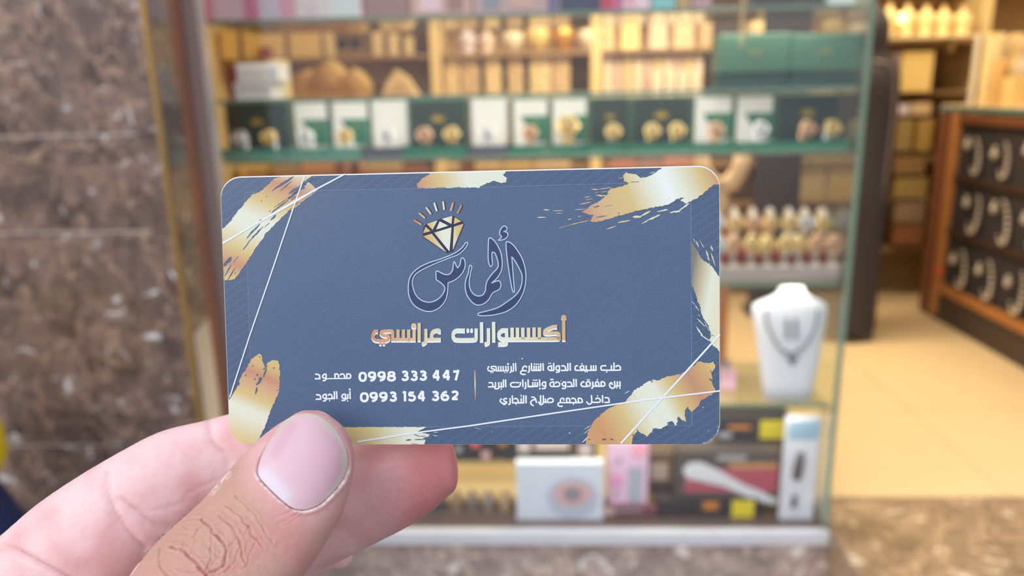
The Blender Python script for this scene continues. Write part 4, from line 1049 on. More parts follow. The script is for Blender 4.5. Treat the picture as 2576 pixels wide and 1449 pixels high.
def gold(name, p0, p1, stops):
    s = NT(name); a, b = card_xy(*p0) * 1e-3, card_xy(*p1) * 1e-3; d = b - a; L = d @ d
    tc = s.n('TexCoord'); su = s.n('VectorMath', operation='SUBTRACT'); s.l(tc.outputs['Object'], su.inputs[0]); su.inputs[1].default_value = (a[0], a[1], 0)
    dt = s.n('VectorMath', operation='DOT_PRODUCT'); s.l(su.outputs[0], dt.inputs[0]); dt.inputs[1].default_value = (d[0] / L, d[1] / L, 0)
    cr = s.n('ValToRGB'); s.l(dt.outputs['Value'], cr.inputs[0]); e = cr.color_ramp.elements
    while len(e) > 1: e.remove(e[0])
    e[0].position = stops[0][0]; e[0].color = lin(stops[0][1])
    for p, c in stops[1:]:
        q = e.new(p); q.color = lin(c)
    nz = s.n('TexNoise'); nz.inputs['Scale'].default_value = 5000; s.l(tc.outputs['Object'], nz.inputs[0])
    mr = s.n('MapRange'); s.l(nz.outputs[0], mr.inputs['Value']); mr.inputs['To Min'].default_value = .9; mr.inputs['To Max'].default_value = 1.08
    vm = s.n('VectorMath', operation='SCALE'); s.l(cr.outputs[0], vm.inputs[0]); s.l(mr.outputs[0], vm.inputs['Scale'])
    s.l(vm.outputs[0], s.b.inputs['Base Color']); s.b.inputs['Roughness'].default_value = .42
    return s.m


WPRINT = mat('white_print', (236, 240, 244), rough=.4, var=.03, scale=3000)
LINEP = mat('pale_line_print', (232, 236, 243), rough=.4, var=.03, scale=3000)
FRAMEP = mat('thin_frame_print', (112, 132, 164), rough=.4, var=.3, scale=2500)
OUTP = mat('outline_print', (186, 204, 224), rough=.4, var=.06, scale=2500)
CREAM, GOLD, COPPER, PALE = (226, 228, 206), (214, 190, 128), (196, 142, 112), (218, 208, 168)

# card body: white paper core with the blue print laid on its front
b = MB(); n_ = len(OUT); T = 0.42e-3
b.add([(p[0] * 1e-3, p[1] * 1e-3, 0) for p in OUT] + [(p[0] * 1e-3, p[1] * 1e-3, -T) for p in OUT],
      [tuple(range(n_))[::-1], tuple(range(n_, 2 * n_))] + [(i, (i + 1) % n_, n_ + (i + 1) % n_, n_ + i) for i in range(n_)])
b.make('paper_core', mat('white_card_paper', (250, 246, 242), rough=.6, var=.02, scale=800), card, label='white paper core showing at the edges of the card')
Ink().poly([p for p in FACE[::-1]], 0, raw=True, cl=False).make('printed_face', NAVY, 'dark blue printed face with a fine weave')

# gold brush strokes
strokes = {
    'A': ([(559, 577), (578, 559), (596, 535), (615, 512), (634, 490), (652, 483), (672, 468), (685, 454), (697, 444), (709, 440), (795, 437), (782, 446), (770, 452), (790, 470), (797, 477), (780, 492), (766, 503), (738, 526), (724, 534), (700, 556),
           (668, 588), (658, 606), (640, 628), (630, 646), (617, 667), (607, 680), (598, 693), (590, 702), (580, 706), (572, 704), (566, 706), (564, 690), (562, 655), (560, 620)], 1.3,
          ((735, 436), (640, 720)), [(0, PALE), (.12, COPPER), (.30, GOLD), (.45, CREAM), (.55, CREAM), (.75, GOLD), (.88, COPPER), (1, GOLD)]),
    'B': ([(1088, 425), (1078, 440), (1062, 450), (1047, 464), (1051, 473), (1205, 471.5), (1216, 464), (1230, 459), (1241, 455), (1257, 460), (1272, 459), (1276, 448), (1266, 440), (1274, 430), (1275, 420)], 1.6,
          ((1050, 470), (1260, 440)), [(0, COPPER), (.28, GOLD), (.6, CREAM), (1, CREAM)]),
    'C': ([(1680, 412), (1660, 427), (1647, 434), (1634, 442), (1622, 446), (1606, 444), (1596, 437), (1585, 436), (1576, 434), (1568, 442), (1571, 452), (1570, 457), (1584, 461), (1560, 470), (1546, 474), (1535, 474), (1527, 488), (1520, 498),
           (1505, 508), (1494, 513), (1478, 524), (1462, 533), (1478, 538), (1494, 542), (1487, 550), (1484, 556), (1492, 560), (1523, 553), (1550, 545), (1594, 532), (1640, 523), (1668, 517), (1688, 512), (1700, 503), (1716, 496),
           (1712, 506), (1728, 512), (1738, 506), (1748, 501), (1766, 490), (1783, 474), (1795, 465), (1806, 464), (1825, 462), (1830, 440), (1815, 410), (1780, 405)], 1.5,
          ((1480, 560), (1800, 420)), [(0, COPPER), (.12, (208, 176, 130)), (.35, GOLD), (.52, CREAM), (.62, (236, 240, 234)), (.72, CREAM), (.88, GOLD), (1, COPPER)]),
    'D': ([(1739, 606), (1743, 612), (1750, 624), (1757, 636), (1763, 648), (1770, 656), (1776, 658), (1784, 664), (1790, 670), (1797, 680), (1804, 690), (1816, 704), (1816, 890), (1804, 878), (1795, 870), (1784, 857),
           (1789, 845), (1780, 826), (1770, 806), (1765, 790), (1756, 766), (1748, 746), (1740, 728)], 1.4,
          ((1738, 700), (1812, 712)), [(0, (128, 124, 112)), (.35, (196, 184, 150)), (.7, CREAM), (1, (224, 222, 190))]),
    'E': ([(1756, 909), (1771, 913), (1786, 912), (1794, 909), (1800, 920), (1797, 928), (1789, 937), (1791, 952), (1792, 966), (1800, 979), (1792, 991), (1776, 1000), (1762, 1006), (1756, 1022), (1741, 1037), (1736, 1030), (1728, 1025), (1722, 1037), (1725, 1062),
           (1716, 1056), (1707, 1048), (1701, 1071), (1692, 1062), (1683, 1061), (1676, 1072), (1660, 1080), (1646, 1076), (1636, 1090), (1628, 1098), (1616, 1090), (1604, 1086), (1597, 1092), (1592, 1103), (1589, 1122),
           (1471, 1122), (1474, 1108), (1478, 1090), (1489, 1065), (1505, 1048), (1522, 1034), (1545, 1020), (1571, 1012), (1583, 1000), (1595, 982), (1608, 974), (1619, 967), (1634, 958), (1643, 955), (1652, 958), (1668, 952), (1683, 946), (1713, 940), (1730, 931), (1739, 925)], 1.5,
          ((1480, 1110), (1800, 930)), [(0, (206, 160, 108)), (.12, (206, 150, 106)), (.3, GOLD), (.46, CREAM), (.58, CREAM), (.68, GOLD), (.82, COPPER), (.93, (206, 168, 112)), (1, GOLD)]),
    'F': ([(574, 1003), (590, 984), (601, 966), (606, 948), (613, 938), (622, 924), (631, 905), (641, 897), (652, 889), (659, 893), (661, 909), (666, 924), (673, 912), (682, 908), (692, 905), (701, 908), (704, 936), (704, 967), (701, 988),
           (689, 1015), (674, 1052), (661, 1086), (640, 1124), (560, 1130), (560, 1020)], 1.3,
          ((690, 900), (612, 1110)), [(0, GOLD), (.12, (210, 178, 118)), (.24, COPPER), (.36, (208, 168, 128)), (.5, GOLD), (.64, CREAM), (.72, CREAM), (1, (222, 198, 136))]),
    'G': ([(790, 1075), (869, 1074.6), (1073, 1074), (1062, 1080), (1051, 1086), (1066, 1089), (1081, 1092), (1078, 1098), (1063, 1102), (1070, 1108), (1065, 1122), (780, 1122)], 1.0,
          ((850, 1100), (1070, 1095)), [(0, (216, 186, 120)), (.4, (214, 198, 140)), (.8, CREAM), (1, CREAM)]),
}
for k, (pts, amp, (a, c), st) in strokes.items():
    Ink().poly(ragged(pts, amp, seed=ord(k)), 2, cl=True).make('brush_stroke', gold('gold_print_' + k.lower(), a, c, st), 'gold brush stroke printed on the card')


def zc(ox, oy, s):
    return lambda x, y: (ox + x / s, oy + y / s)


C1, C3, C8, C5, C6 = zc(540, 400, 4.83), zc(1340, 400, 4.528), zc(1440, 700, 3.2925), zc(540, 700, 3.294), zc(770, 890, 6.038)
gs = Ink()
for q in [(120, 580, 190, 580, 20), (50, 665, 150, 665, 16), (230, 590, 350, 585, 10), (260, 620, 340, 615, 9), (290, 788, 420, 755, 8), (420, 752, 640, 700, 14), (970, 722, 1110, 700, 24), (830, 800, 950, 765, 14),
          (1240, 735, 1330, 690, 18), (1320, 690, 1450, 635, 28), (1140, 660, 1240, 655, 28), (1230, 650, 1340, 590, 26), (1420, 598, 1540, 575, 22), (1560, 610, 1680, 590, 26), (1660, 590, 1780, 505, 22),
          (670, 345, 740, 345, 20), (740, 345, 900, 325, 10), (705, 388, 850, 370, 10), (720, 412, 850, 420, 22), (590, 440, 660, 425, 14), (600, 465, 690, 450, 10), (530, 515, 660, 490, 16), (400, 692, 440, 680, 14), (480, 578, 600, 570, 12), (510, 660, 560, 650, 9), (980, 222, 1040, 212, 8), (1330, 165, 1400, 145, 10)]:
    a, c = C3(q[0], q[1]), C3(q[2], q[3]); gs.poly(streak(*a, *c, q[4] / 4.528), 3)
gs.make('brush_fleck', gold('gold_fleck_print', (1380, 560), (1720, 500), [(0, (206, 196, 160)), (.3, (210, 170, 140)), (.6, PALE), (1, CREAM)]), 'small gold flecks beside the top right brush stroke')
gs = Ink()
for q in [(1860, 930, 1890, 1010, 20), (1905, 930, 1950, 1010, 16), (2030, 985, 2050, 1050, 22), (1975, 1040, 2010, 1160, 24), (2030, 1070, 2080, 1220, 18), (1830, 900, 1850, 960, 10)]:
    a, c = C3(q[0], q[1]), C3(q[2], q[3]); gs.poly(streak(*a, *c, q[4] / 4.528), 3)
for q in [(990, 190, 1050, 270, 10), (1000, 250, 1070, 330, 12), (1030, 330, 1100, 400, 10), (1025, 400, 1080, 480, 14), (1060, 470, 1140, 520, 12), (430, 955, 475, 930, 6), (95, 1250, 150, 1220, 6), (95, 1290, 150, 1240, 6), (80, 1362, 130, 1310, 8)]:
    a, c = C8(q[0], q[1]), C8(q[2], q[3]); gs.poly(streak(*a, *c, q[4] / 3.29), 3)
for q in [(1000, 440, 1200, 375, 14), (1080, 500, 1260, 372, 16), (1010, 545, 1100, 490, 14), (1100, 300, 1220, 215, 12), (1040, 430, 1120, 345, 10), (980, 590, 1050, 540, 8), (1060, 370, 1180, 300, 7)]:
    a, c = C1(q[0], q[1]), C1(q[2], q[3]); gs.poly(streak(*a, *c, q[4] / 4.83), 3)
for q in [(85, 1085, 170, 1110, 8), (100, 1092, 180, 1112, 6)]:
    gs.poly(streak(1180 + q[0] / 5.855, 890 + q[1] / 5.855, 1180 + q[2] / 5.855, 890 + q[3] / 5.855, q[4] / 5.855), 3)
for q in [(1930, 1190, 2010, 1190, 8), (1925, 1240, 2000, 1245, 10), (1820, 1120, 1900, 1118, 5)]:
    a, c = C6(q[0], q[1]), C6(q[2], q[3]); gs.poly(streak(*a, *c, q[4] / 6.04), 3)
gs.make('brush_fleck', gold('gold_fleck_print_b', (1740, 600), (1810, 760), [(0, (186, 178, 160)), (.5, PALE), (1, CREAM)]), 'small gold flecks along the other brush strokes')

ds = Ink()
for q in [(700, 390, 780, 320, 18), (760, 345, 960, 215, 30), (800, 388, 940, 265, 14), (690, 655, 800, 570, 18), (780, 580, 890, 500, 26), (720, 590, 870, 490, 8), (790, 625, 920, 535, 18), (880, 490, 1000, 400, 40), (960, 420, 1110, 300, 70), (1060, 320, 1200, 215, 40),
          (900, 420, 1010, 340, 26), (730, 225, 800, 215, 8), (540, 760, 570, 730, 14), (390, 970, 470, 860, 16), (440, 900, 550, 790, 26), (345, 1105, 430, 990, 16), (420, 1000, 590, 820, 22), (605, 830, 670, 770, 8), (680, 745, 745, 680, 26), (890, 640, 950, 590, 10),
          (930, 500, 990, 450, 14), (110, 1300, 200, 1190, 50), (230, 1250, 290, 1180, 8), (120, 1430, 205, 1280, 14), (160, 1470, 250, 1320, 16), (560, 515, 580, 500, 8), (660, 640, 680, 622, 10), (625, 465, 635, 450, 8), (240, 1400, 260, 1370, 8), (970, 565, 1030, 520, 10)]:
    a, c = C1(q[0], q[1]), C1(q[2], q[3]); ds.poly(streak(*a, *c, q[4] / 4.83), 4)
for q in [(715, 392, 790, 378, 12), (780, 380, 872, 398, 12), (690, 548, 760, 535, 14), (1510, 545, 1600, 490, 12), (1600, 490, 1690, 475, 12), (1690, 455, 1725, 440, 10), (820, 540, 915, 522, 4), (720, 665, 840, 645, 12), (1110, 262, 1215, 258, 8), (1220, 210, 1260, 205, 14), (970, 622, 990, 612, 8), (1550, 440, 1565, 445, 5), (1440, 555, 1500, 540, 8), (1170, 605, 1290, 570, 8)]:
    a, c = C3(q[0], q[1]), C3(q[2], q[3]); ds.poly(streak(*a, *c, q[4] / 4.528), 4)
for q in [(130, 1336, 148, 1332, 10), (245, 1336, 278, 1332, 18), (312, 1330, 338, 1336, 16), (985, 60, 1030, 190, 30), (1000, 150, 1060, 250, 30), (1000, 210, 1040, 330, 45), (1050, 300, 1130, 400, 16), (1060, 400, 1120, 470, 36), (1110, 380, 1145, 460, 10), (1150, 465, 1175, 480, 8), (535, 1250, 545, 1270, 10),
          (1140, 760, 1170, 800, 8), (1130, 830, 1160, 850, 12), (780, 1200, 830, 1185, 14), (870, 1150, 885, 1190, 16), (950, 1060, 965, 1100, 10), (500, 1290, 530, 1340, 16), (665, 1245, 690, 1260, 18), (650, 850, 665, 860, 14)]:
    a, c = C8(q[0], q[1]), C8(q[2], q[3]); ds.poly(streak(*a, *c, q[4] / 3.29), 4)
for q in [(365, 840, 392, 825, 30), (345, 885, 385, 840, 24), (340, 960, 352, 900, 16), (350, 790, 358, 810, 14), (328, 830, 340, 840, 14), (405, 820, 432, 740, 16), (400, 760, 440, 720, 10), (255, 795, 262, 810, 10), (370, 640, 378, 660, 8), (485, 745, 498, 738, 14), (205, 860, 200, 890, 12), (190, 885, 120, 1003, 14), (310, 720, 322, 730, 8), (515, 925, 525, 930, 12)]:
    a, c = C5(q[0], q[1]), C5(q[2], q[3]); ds.poly(streak(*a, *c, q[4] / 3.294), 4)
for q in [(1640, 1225, 1730, 1250, 16), (1720, 1250, 1830, 1250, 12), (1645, 1300, 1800, 1300, 18), (1515, 1312, 1600, 1305, 24), (1600, 1365, 1700, 1370, 12), (1690, 1185, 1790, 1140, 14), (1780, 1145, 1880, 1118, 20)]:
    a, c = C6(q[0], q[1]), C6(q[2], q[3]); ds.poly(streak(*a, *c, q[4] / 6.04), 4)
ds.make('brush_gap', NAVY, 'dark blue gaps scratched through the gold strokes')['kind'] = 'stuff'

# thin rectangle and the white crossing lines
Ink().line([(615.5, 485), (860, 478), (1200, 472), (1583, 460.5), (1737.5, 463)], 1.3, 1, smooth=False).line([(1737.5, 463), (1739, 700), (1741, 1070.5)], 1.6, 1, smooth=False) \
    .line([(1741, 1070.5), (635, 1076)], 1.1, 1, smooth=False).line([(615.5, 485), (623.5, 700), (635, 1076)], 1.3, 1, smooth=False).make('frame_line', FRAMEP, 'thin pale rectangle printed inside the border')
Ink().line([(560.5, 612), (640, 566), (740, 508), (800, 474), (868, 438)], 4.6, 5, smooth=False, taper=lambda u: .75 + .9 * math.exp(-((u - .58) / .12) ** 2) + .35 * (u < .2)).make('crossing_line', LINEP)
Ink().line([(766.7, 442), (738.7, 522), (678.5, 700), (628, 846), (578.5, 999)], 3.2, 5, smooth=False).make('crossing_line', LINEP)
Ink().line([(899, 1111), (1040, 1089), (1180, 1071), (1400, 1038), (1620, 1006), (1810.5, 983)], 4.0, 5, smooth=False, taper=lambda u: 1.25 if u < .2 else .95).make('crossing_line', LINEP)
Ink().line([(1810.5, 841), (1700, 963), (1561.5, 1115)], 4.6, 5, smooth=False).make('crossing_line', LINEP)
gl_ = gold('divider_print', (1195, 932), (1195, 1006), [(0, COPPER), (.45, CREAM), (.8, COPPER), (1, (170, 120, 100))])
Ink().line([(1194.5, 932), (1196, 1006)], 3.0, 2, smooth=False).make('divider', gl_, 'thin gold divider between the numbers and the address')

# diamond emblem
L5 = zc(1020, 500, 9.6625)
Ink().poly([L5(*p) for p in [(440, 690), (510, 600), (800, 510), (900, 480), (1150, 405), (1385, 545), (1440, 620), (1165, 1275), (1005, 1325), (425, 930), (420, 850)]], 2).make('diamond_shade', DARK, 'dark lines and shadow of the diamond emblem')
DG = gold('diamond_print', L5(440, 850), L5(1420, 650), [(0, (222, 172, 112)), (.2, GOLD), (.45, CREAM), (.62, CREAM), (.8, GOLD), (1, (220, 168, 112))])
for tri in [[(490, 680), (430, 835), (610, 790)], [(520, 610), (780, 525), (660, 755)], [(830, 550), (1040, 655), (745, 750)], [(885, 490), (1140, 415), (1120, 615)], [(1200, 450), (1360, 550), (1175, 615)],
            [(430, 910), (640, 850), (1000, 1305)], [(700, 825), (1120, 695), (1070, 1280)], [(1180, 680), (1415, 605), (1150, 1250)]]:
    Ink().poly([L5(*p) for p in tri], 3).make('diamond_facet', DG)
RG = gold('ray_print', L5(200, 560), L5(1400, 200), [(0, (204, 128, 96)), (.25, GOLD), (.45, CREAM), (.62, CREAM), (.85, COPPER), (1, (198, 128, 106))])
for x0, y0, x1, y1 in [(200, 515, 390, 630), (330, 345, 475, 475), (500, 205, 620, 375), (700, 100, 765, 305), (915, 65, 940, 270), (1160, 90, 1100, 300), (1365, 150, 1260, 365)]:
    Ink().line([L5(x0 + 26, y0 - 6), L5(x1 + 26, y1 - 6)], 4.6, 2, smooth=False).make('ray_shade', DARK)
    Ink().line([L5(x0, y0), L5(x1, y1)], 4.4, 3, smooth=False).make('emblem_ray', RG)

# calligraphy of the shop's name: dark fill with a pale outline
L7, L8 = zc(1020, 600, 7.625), zc(1160, 560, 6.039)


def corners(f, segs):
    """closed outline made of smooth runs that meet in corners"""
    out = []
    for run in segs:
        out += [tuple(p) for p in catmull([f(*p) for p in run], 5)][:-1]
    return out


call = [
    corners(L7, [[(820, 850), (960, 790), (1080, 680), (1140, 560), (1145, 450), (1120, 385), (1080, 375), (1060, 420), (1045, 500), (1000, 565)], [(1000, 565), (970, 510), (948, 455), (930, 450), (918, 500), (905, 600), (850, 680), (760, 690), (670, 650), (612, 622), (590, 630), (585, 650)],
                 [(585, 650), (590, 790)], [(590, 790), (680, 850), (740, 910), (755, 970), (720, 1060), (640, 1150), (540, 1205), (430, 1220), (300, 1180), (200, 1080), (150, 950), (135, 830), (165, 730), (240, 650), (400, 560), (600, 470), (850, 370), (1010, 310), (1120, 220), (1185, 130), (1190, 78), (1150, 85),
                                            (1090, 170), (980, 260), (850, 325), (650, 400), (450, 465), (280, 545), (150, 650), (75, 780), (55, 950), (75, 1120), (150, 1260), (270, 1350), (400, 1395), (530, 1390), (660, 1320), (760, 1200), (805, 1060), (820, 850)]]),
    corners(L8, [[(470, 450), (510, 460), (545, 540), (565, 640), (545, 700), (470, 780), (400, 880), (375, 960), (370, 1030), (330, 1095), (260, 1115), (190, 1085), (145, 1020), (125, 940), (130, 850), (150, 740), (165, 680), (145, 648), (125, 670), (110, 760), (75, 860), (62, 970), (85, 1090), (150, 1190), (220, 1245),
                  (280, 1252), (340, 1235), (420, 1170), (480, 1070), (580, 1015), (605, 950), (590, 895), (550, 885), (460, 920)], [(460, 920), (540, 850), (600, 760), (625, 660), (620, 540), (590, 420), (530, 310), (470, 245), (440, 233), (418, 258), (412, 400), (412, 560), (430, 640), (455, 668), (478, 630), (470, 540), (470, 450)]]),
    corners(L8, [[(770, 515), (830, 600), (890, 710), (925, 800), (925, 900), (895, 1010), (820, 1110), (700, 1200), (560, 1290), (400, 1340), (280, 1370), (255, 1392), (280, 1412), (420, 1412), (580, 1385), (720, 1335), (840, 1240), (930, 1100), (975, 950), (985, 800), (965, 660), (920, 530), (840, 400), (770, 320), (705, 290), (683, 315),
                  (690, 450), (710, 620), (745, 850), (775, 1010), (795, 1055), (812, 1040), (800, 900), (785, 700), (770, 515)]]),
    corners(L8, [[(560, 272), (620, 215)], [(620, 215), (588, 180), (592, 120), (630, 62), (670, 55), (698, 85), (685, 125), (645, 132)], [(645, 132), (695, 150), (712, 185), (690, 232), (630, 262), (560, 272)]]),
]
for c in call:
    Ink().poly([(x + 2.2, y + 1.6) for x, y in c], 1).make('calligraphy_shade', DARK)
    Ink().poly(c, 2).make('calligraphy_letter', CALL)
    Ink().line(c, 2.6, 3, smooth=False, closed=True).make('calligraphy_outline', OUTP)

# ------------------------------------------------ lettering, traced stroke by stroke
K1, K2, K3 = zc(920, 800, 12.88), zc(1120, 780, 14.4875), zc(1270, 780, 14.488)
head = [
    (K1, 105, [[(400, 432), (310, 425), (250, 510), (240, 620), (300, 705), (430, 728), (660, 728), (748, 670), (748, 610), (680, 575), (570, 560), (505, 500), (530, 440), (640, 422), (820, 415), (872, 450), (878, 560), (878, 735)],
               [(830, 695), (1625, 695)], [(1050, 370), (1050, 720)], [(1225, 370), (1225, 720)], [(1395, 370), (1395, 720)], [(1572, 370), (1572, 720)], [(1735, 160), (1735, 740)],
               [(1950, 350), (1950, 720), (1915, 795), (1825, 840)], [(2440, 690), (2000, 700)], [(2170, 670), (2135, 560), (2180, 440), (2290, 392), (2385, 400), (2388, 480)]]),
    (K2, 125, [[(722, 735), (420, 732), (320, 800), (290, 915), (330, 1020), (440, 1075), (1030, 1070), (1120, 1010), (1130, 880), (1130, 670)], [(1325, 440), (1330, 1140)], [(1575, 660), (1578, 1120), (1540, 1200), (1440, 1235)], [(1765, 430), (1770, 1130)],
               [(2240, 725), (2090, 722), (1985, 800), (1955, 900), (2000, 1000), (2100, 1050), (2230, 1050)], [(2235, 660), (2238, 1140), (2170, 1220), (1930, 1225)]]),
    (K3, 125, [[(60, 1055), (1850, 1045), (1945, 1010), (1975, 930), (1950, 860), (1860, 835), (1560, 850), (1470, 830), (1470, 750), (1560, 690), (1770, 605), (1910, 600)],
               [(265, 640), (270, 1060)], [(460, 640), (465, 1060)], [(655, 640), (660, 1060)], [(865, 640), (870, 1060)], [(1065, 630), (1070, 1060)], [(1260, 630), (1265, 1060)], [(2145, 350), (2150, 1110)]]),
]
HG = gold('heading_print', (934, 850), (1424, 836), [(0, (206, 146, 108)), (.12, (214, 168, 122)), (.3, PALE), (.45, CREAM), (.7, CREAM), (.85, PALE), (1, (210, 168, 116))])
hs, hw, hg = Ink(), Ink(), Ink()
dots = [(K1(480, 828), 3.3), (K1(592, 828), 3.3), (K2(825, 722), 3.8), (K2(962, 722), 3.8)]
hamza = [(K1(1560, 250), 6.6), (K3(2145, 262), 6.2)]
for f, wd, ls in head:
    sc = {105: 12.88, 125: 14.488}[wd]
    for ln in ls:
        pts = [f(*p) for p in ln]
        hs.line([(x + 2, y + 2.5) for x, y in pts], wd / sc, 1)
        hw.line([(x, y + 3.9) for x, y in pts], wd / sc, 2)
        hg.line(pts, wd / sc, 3)
for c, r in dots + hamza:
    hw.dot((c[0], c[1] + 4.2), r, 2); hg.dot(c, r, 3)
hs.make('heading_shade', DARK, 'dark shadow behind the gold heading')
hw.make('heading_edge', WPRINT, 'white lower edge of the gold heading')
hg.make('heading_lettering', HG, 'gold Arabic heading below the calligraphy')

K4, K5, K6, K7, K8 = zc(780, 920, 14.49), zc(1220, 900, 28.62), zc(1300, 900, 18.4), zc(1430, 900, 18.4), zc(1220, 940, 21.467)
A1, A2, A3, A4 = zc(1330, 940, 19.815), zc(1450, 940, 21.467), zc(1250, 980, 17.173), zc(1390, 980, 17.173)
names = Ink()
for ln in [[(1340, 290), (1340, 455)], [(1330, 305), (1430, 300), (1480, 350), (1482, 410), (1440, 455), (1380, 460)], [(1440, 460), (600, 470)], [(1110, 360), (1120, 312), (1190, 298), (1240, 330), (1262, 400), (1268, 455)],
           [(910, 280), (915, 460)], [(900, 305), (990, 300), (1035, 345), (1042, 455)], [(590, 310), (515, 312), (462, 380), (490, 440), (580, 462)], [(583, 285), (585, 470), (550, 532), (462, 545)], [(190, 312), (280, 312), (342, 345), (355, 420), (358, 490)], [(378, 470), (178, 474)],
           [(1455, 930), (1462, 1215)], [(1375, 1025), (1378, 1200)], [(1390, 1195), (1290, 1200)], [(1290, 1042), (1215, 1042), (1165, 1110), (1200, 1178), (1290, 1200)], [(1290, 1020), (1293, 1200), (1255, 1258), (1148, 1258)], [(970, 925), (982, 1215)], [(888, 930), (895, 1215)], [(920, 1192), (600, 1205)],
           [(660, 1090), (690, 1050), (745, 1045), (795, 1090), (812, 1200)], [(590, 1048), (515, 1050), (466, 1110), (500, 1175), (585, 1200)], [(590, 1025), (592, 1205), (555, 1270), (468, 1285)], [(218, 1062), (315, 1060), (372, 1095), (385, 1160), (386, 1232)], [(405, 1215), (208, 1222)]]:
    names.line([K4(*p) for p in ln], 3.9 if abs(ln[0][1] - 460) > 2 else 3.0, 2)
names.dot(K4(720, 1272), 1.7, 2).dot(K4(1370, 1282), 1.8, 2).dot(K4(1450, 868), 2.7, 2)
names.make('name_lettering', WPRINT, 'two short white Arabic words left of the phone numbers')

adr = Ink()


def put(f, wd, lines, dd=()):
    for ln in lines: adr.line([f(*p) for p in ln], wd, 2)
    for x, y, r in dd: adr.dot(f(x, y), r, 2)


put(K5, 3.4, [[(2200, 370), (2230, 965)], [(2040, 390), (2050, 930), (1900, 945)], [(1880, 590), (1895, 900), (1860, 1010), (1785, 1085)], [(1670, 580), (1680, 940)], [(1500, 580), (1510, 940)], [(1310, 590), (1315, 940)], [(1140, 590), (1145, 940)], [(970, 590), (975, 940)], [(1700, 930), (790, 940)],
                [(800, 960), (812, 720), (750, 625), (500, 625), (450, 720), (520, 780), (660, 820), (690, 890), (620, 945), (310, 940), (222, 850), (222, 720), (310, 610)]], [(430, 1055, 1.6), (555, 1060, 1.6), (1420, 1055, 1.5), (1580, 1060, 1.5), (1660, 450, 2.6)])
put(K6, 3.7, [[(1210, 245), (1230, 600)], [(1105, 255), (1112, 590)], [(1125, 585), (680, 585)], [(1010, 365), (1012, 590)], [(900, 365), (902, 590)], [(800, 365), (802, 590)], [(680, 245), (690, 595)], [(575, 360), (582, 580), (560, 640), (510, 690)],
                [(450, 470), (440, 400), (370, 385), (300, 430), (272, 500), (290, 570), (340, 600), (465, 592)], [(310, 592), (210, 610), (180, 690), (240, 760), (415, 768)], [(2470, 235), (2480, 600)], [(2360, 245), (2370, 590)], [(2380, 580), (2045, 585)], [(2058, 378), (2180, 372), (2245, 430), (2262, 580)],
                [(1960, 378), (1870, 380), (1808, 470), (1850, 560), (1960, 582)], [(1965, 350), (1975, 580), (1940, 660), (1805, 665)], [(1710, 240), (1715, 590)], [(1735, 585), (1500, 585)], [(1520, 585), (1448, 500), (1480, 405), (1610, 378)], [(1605, 340), (1612, 590)]],
    [(820, 295, 2.0), (910, 295, 2.0), (1000, 298, 2.0), (1488, 255, 1.7), (1562, 255, 1.7)])
put(K7, 3.7, [[(1045, 345), (1048, 580)], [(1160, 345), (1162, 580)], [(1268, 345), (1278, 590)], [(1300, 575), (390, 580), (320, 520), (310, 440), (360, 375), (445, 375)], [(820, 350), (830, 580)], [(710, 378), (610, 375), (540, 430), (575, 510), (700, 560)], [(708, 360), (712, 580)],
                [(2210, 440), (2215, 375), (2320, 368), (2398, 430), (2400, 510), (2340, 568), (1610, 572), (1520, 530), (1500, 450), (1560, 375), (1755, 368)], [(2105, 220), (2110, 575)], [(1985, 345), (1990, 575)]], [(780, 645, 1.7), (862, 645, 1.7), (622, 278, 1.9), (1772, 658, 2.0)])
put(K8, 3.7, [[(1115, 310), (1125, 735)], [(998, 310), (1002, 720)], [(1020, 708), (740, 715)], [(880, 450), (882, 715)], [(742, 450), (745, 740), (700, 805), (520, 808)], [(568, 450), (575, 710)], [(600, 706), (168, 715)], [(198, 495), (340, 480), (415, 530), (432, 710)],
                [(1640, 480), (1460, 488), (1378, 580), (1430, 685), (1530, 712), (1790, 705), (1890, 640), (1910, 560), (1910, 445)], [(2040, 300), (2052, 720)], [(2195, 440), (2200, 740), (2165, 795), (2110, 800)], [(2330, 300), (2335, 715)], [(2310, 702), (2620, 706)]],
    [(880, 830, 1.9), (530, 780, 1.7), (1705, 480, 2.2), (1795, 482, 2.2)])
put(A1, 3.7, [[(-60, 628), (460, 635)], [(205, 415), (212, 640)], [(318, 415), (322, 640)], [(430, 415), (435, 640)], [(540, 280), (552, 640)], [(850, 425), (740, 420), (665, 520), (725, 605), (840, 625)], [(838, 390), (845, 640), (800, 730), (648, 738)],
                [(1250, 425), (1130, 425), (1058, 520), (1110, 620), (1200, 636), (1450, 632), (1535, 580), (1545, 490), (1460, 425), (1360, 420), (1345, 500)], [(1245, 380), (1252, 640)], [(1850, 425), (1750, 418), (1665, 510), (1725, 600), (1840, 615)], [(1835, 390), (1842, 640), (1800, 730), (1650, 728)],
                [(1918, 432), (2050, 420), (2125, 480), (2145, 630)], [(2240, 250), (2255, 640)], [(2275, 628), (1900, 640)], [(2360, 265), (2372, 650)]], [(235, 322, 1.9), (320, 330, 1.9), (405, 325, 1.9), (552, 745, 2.4), (1110, 290, 2.2), (1200, 290, 2.2), (1612, 355, 1.1)])
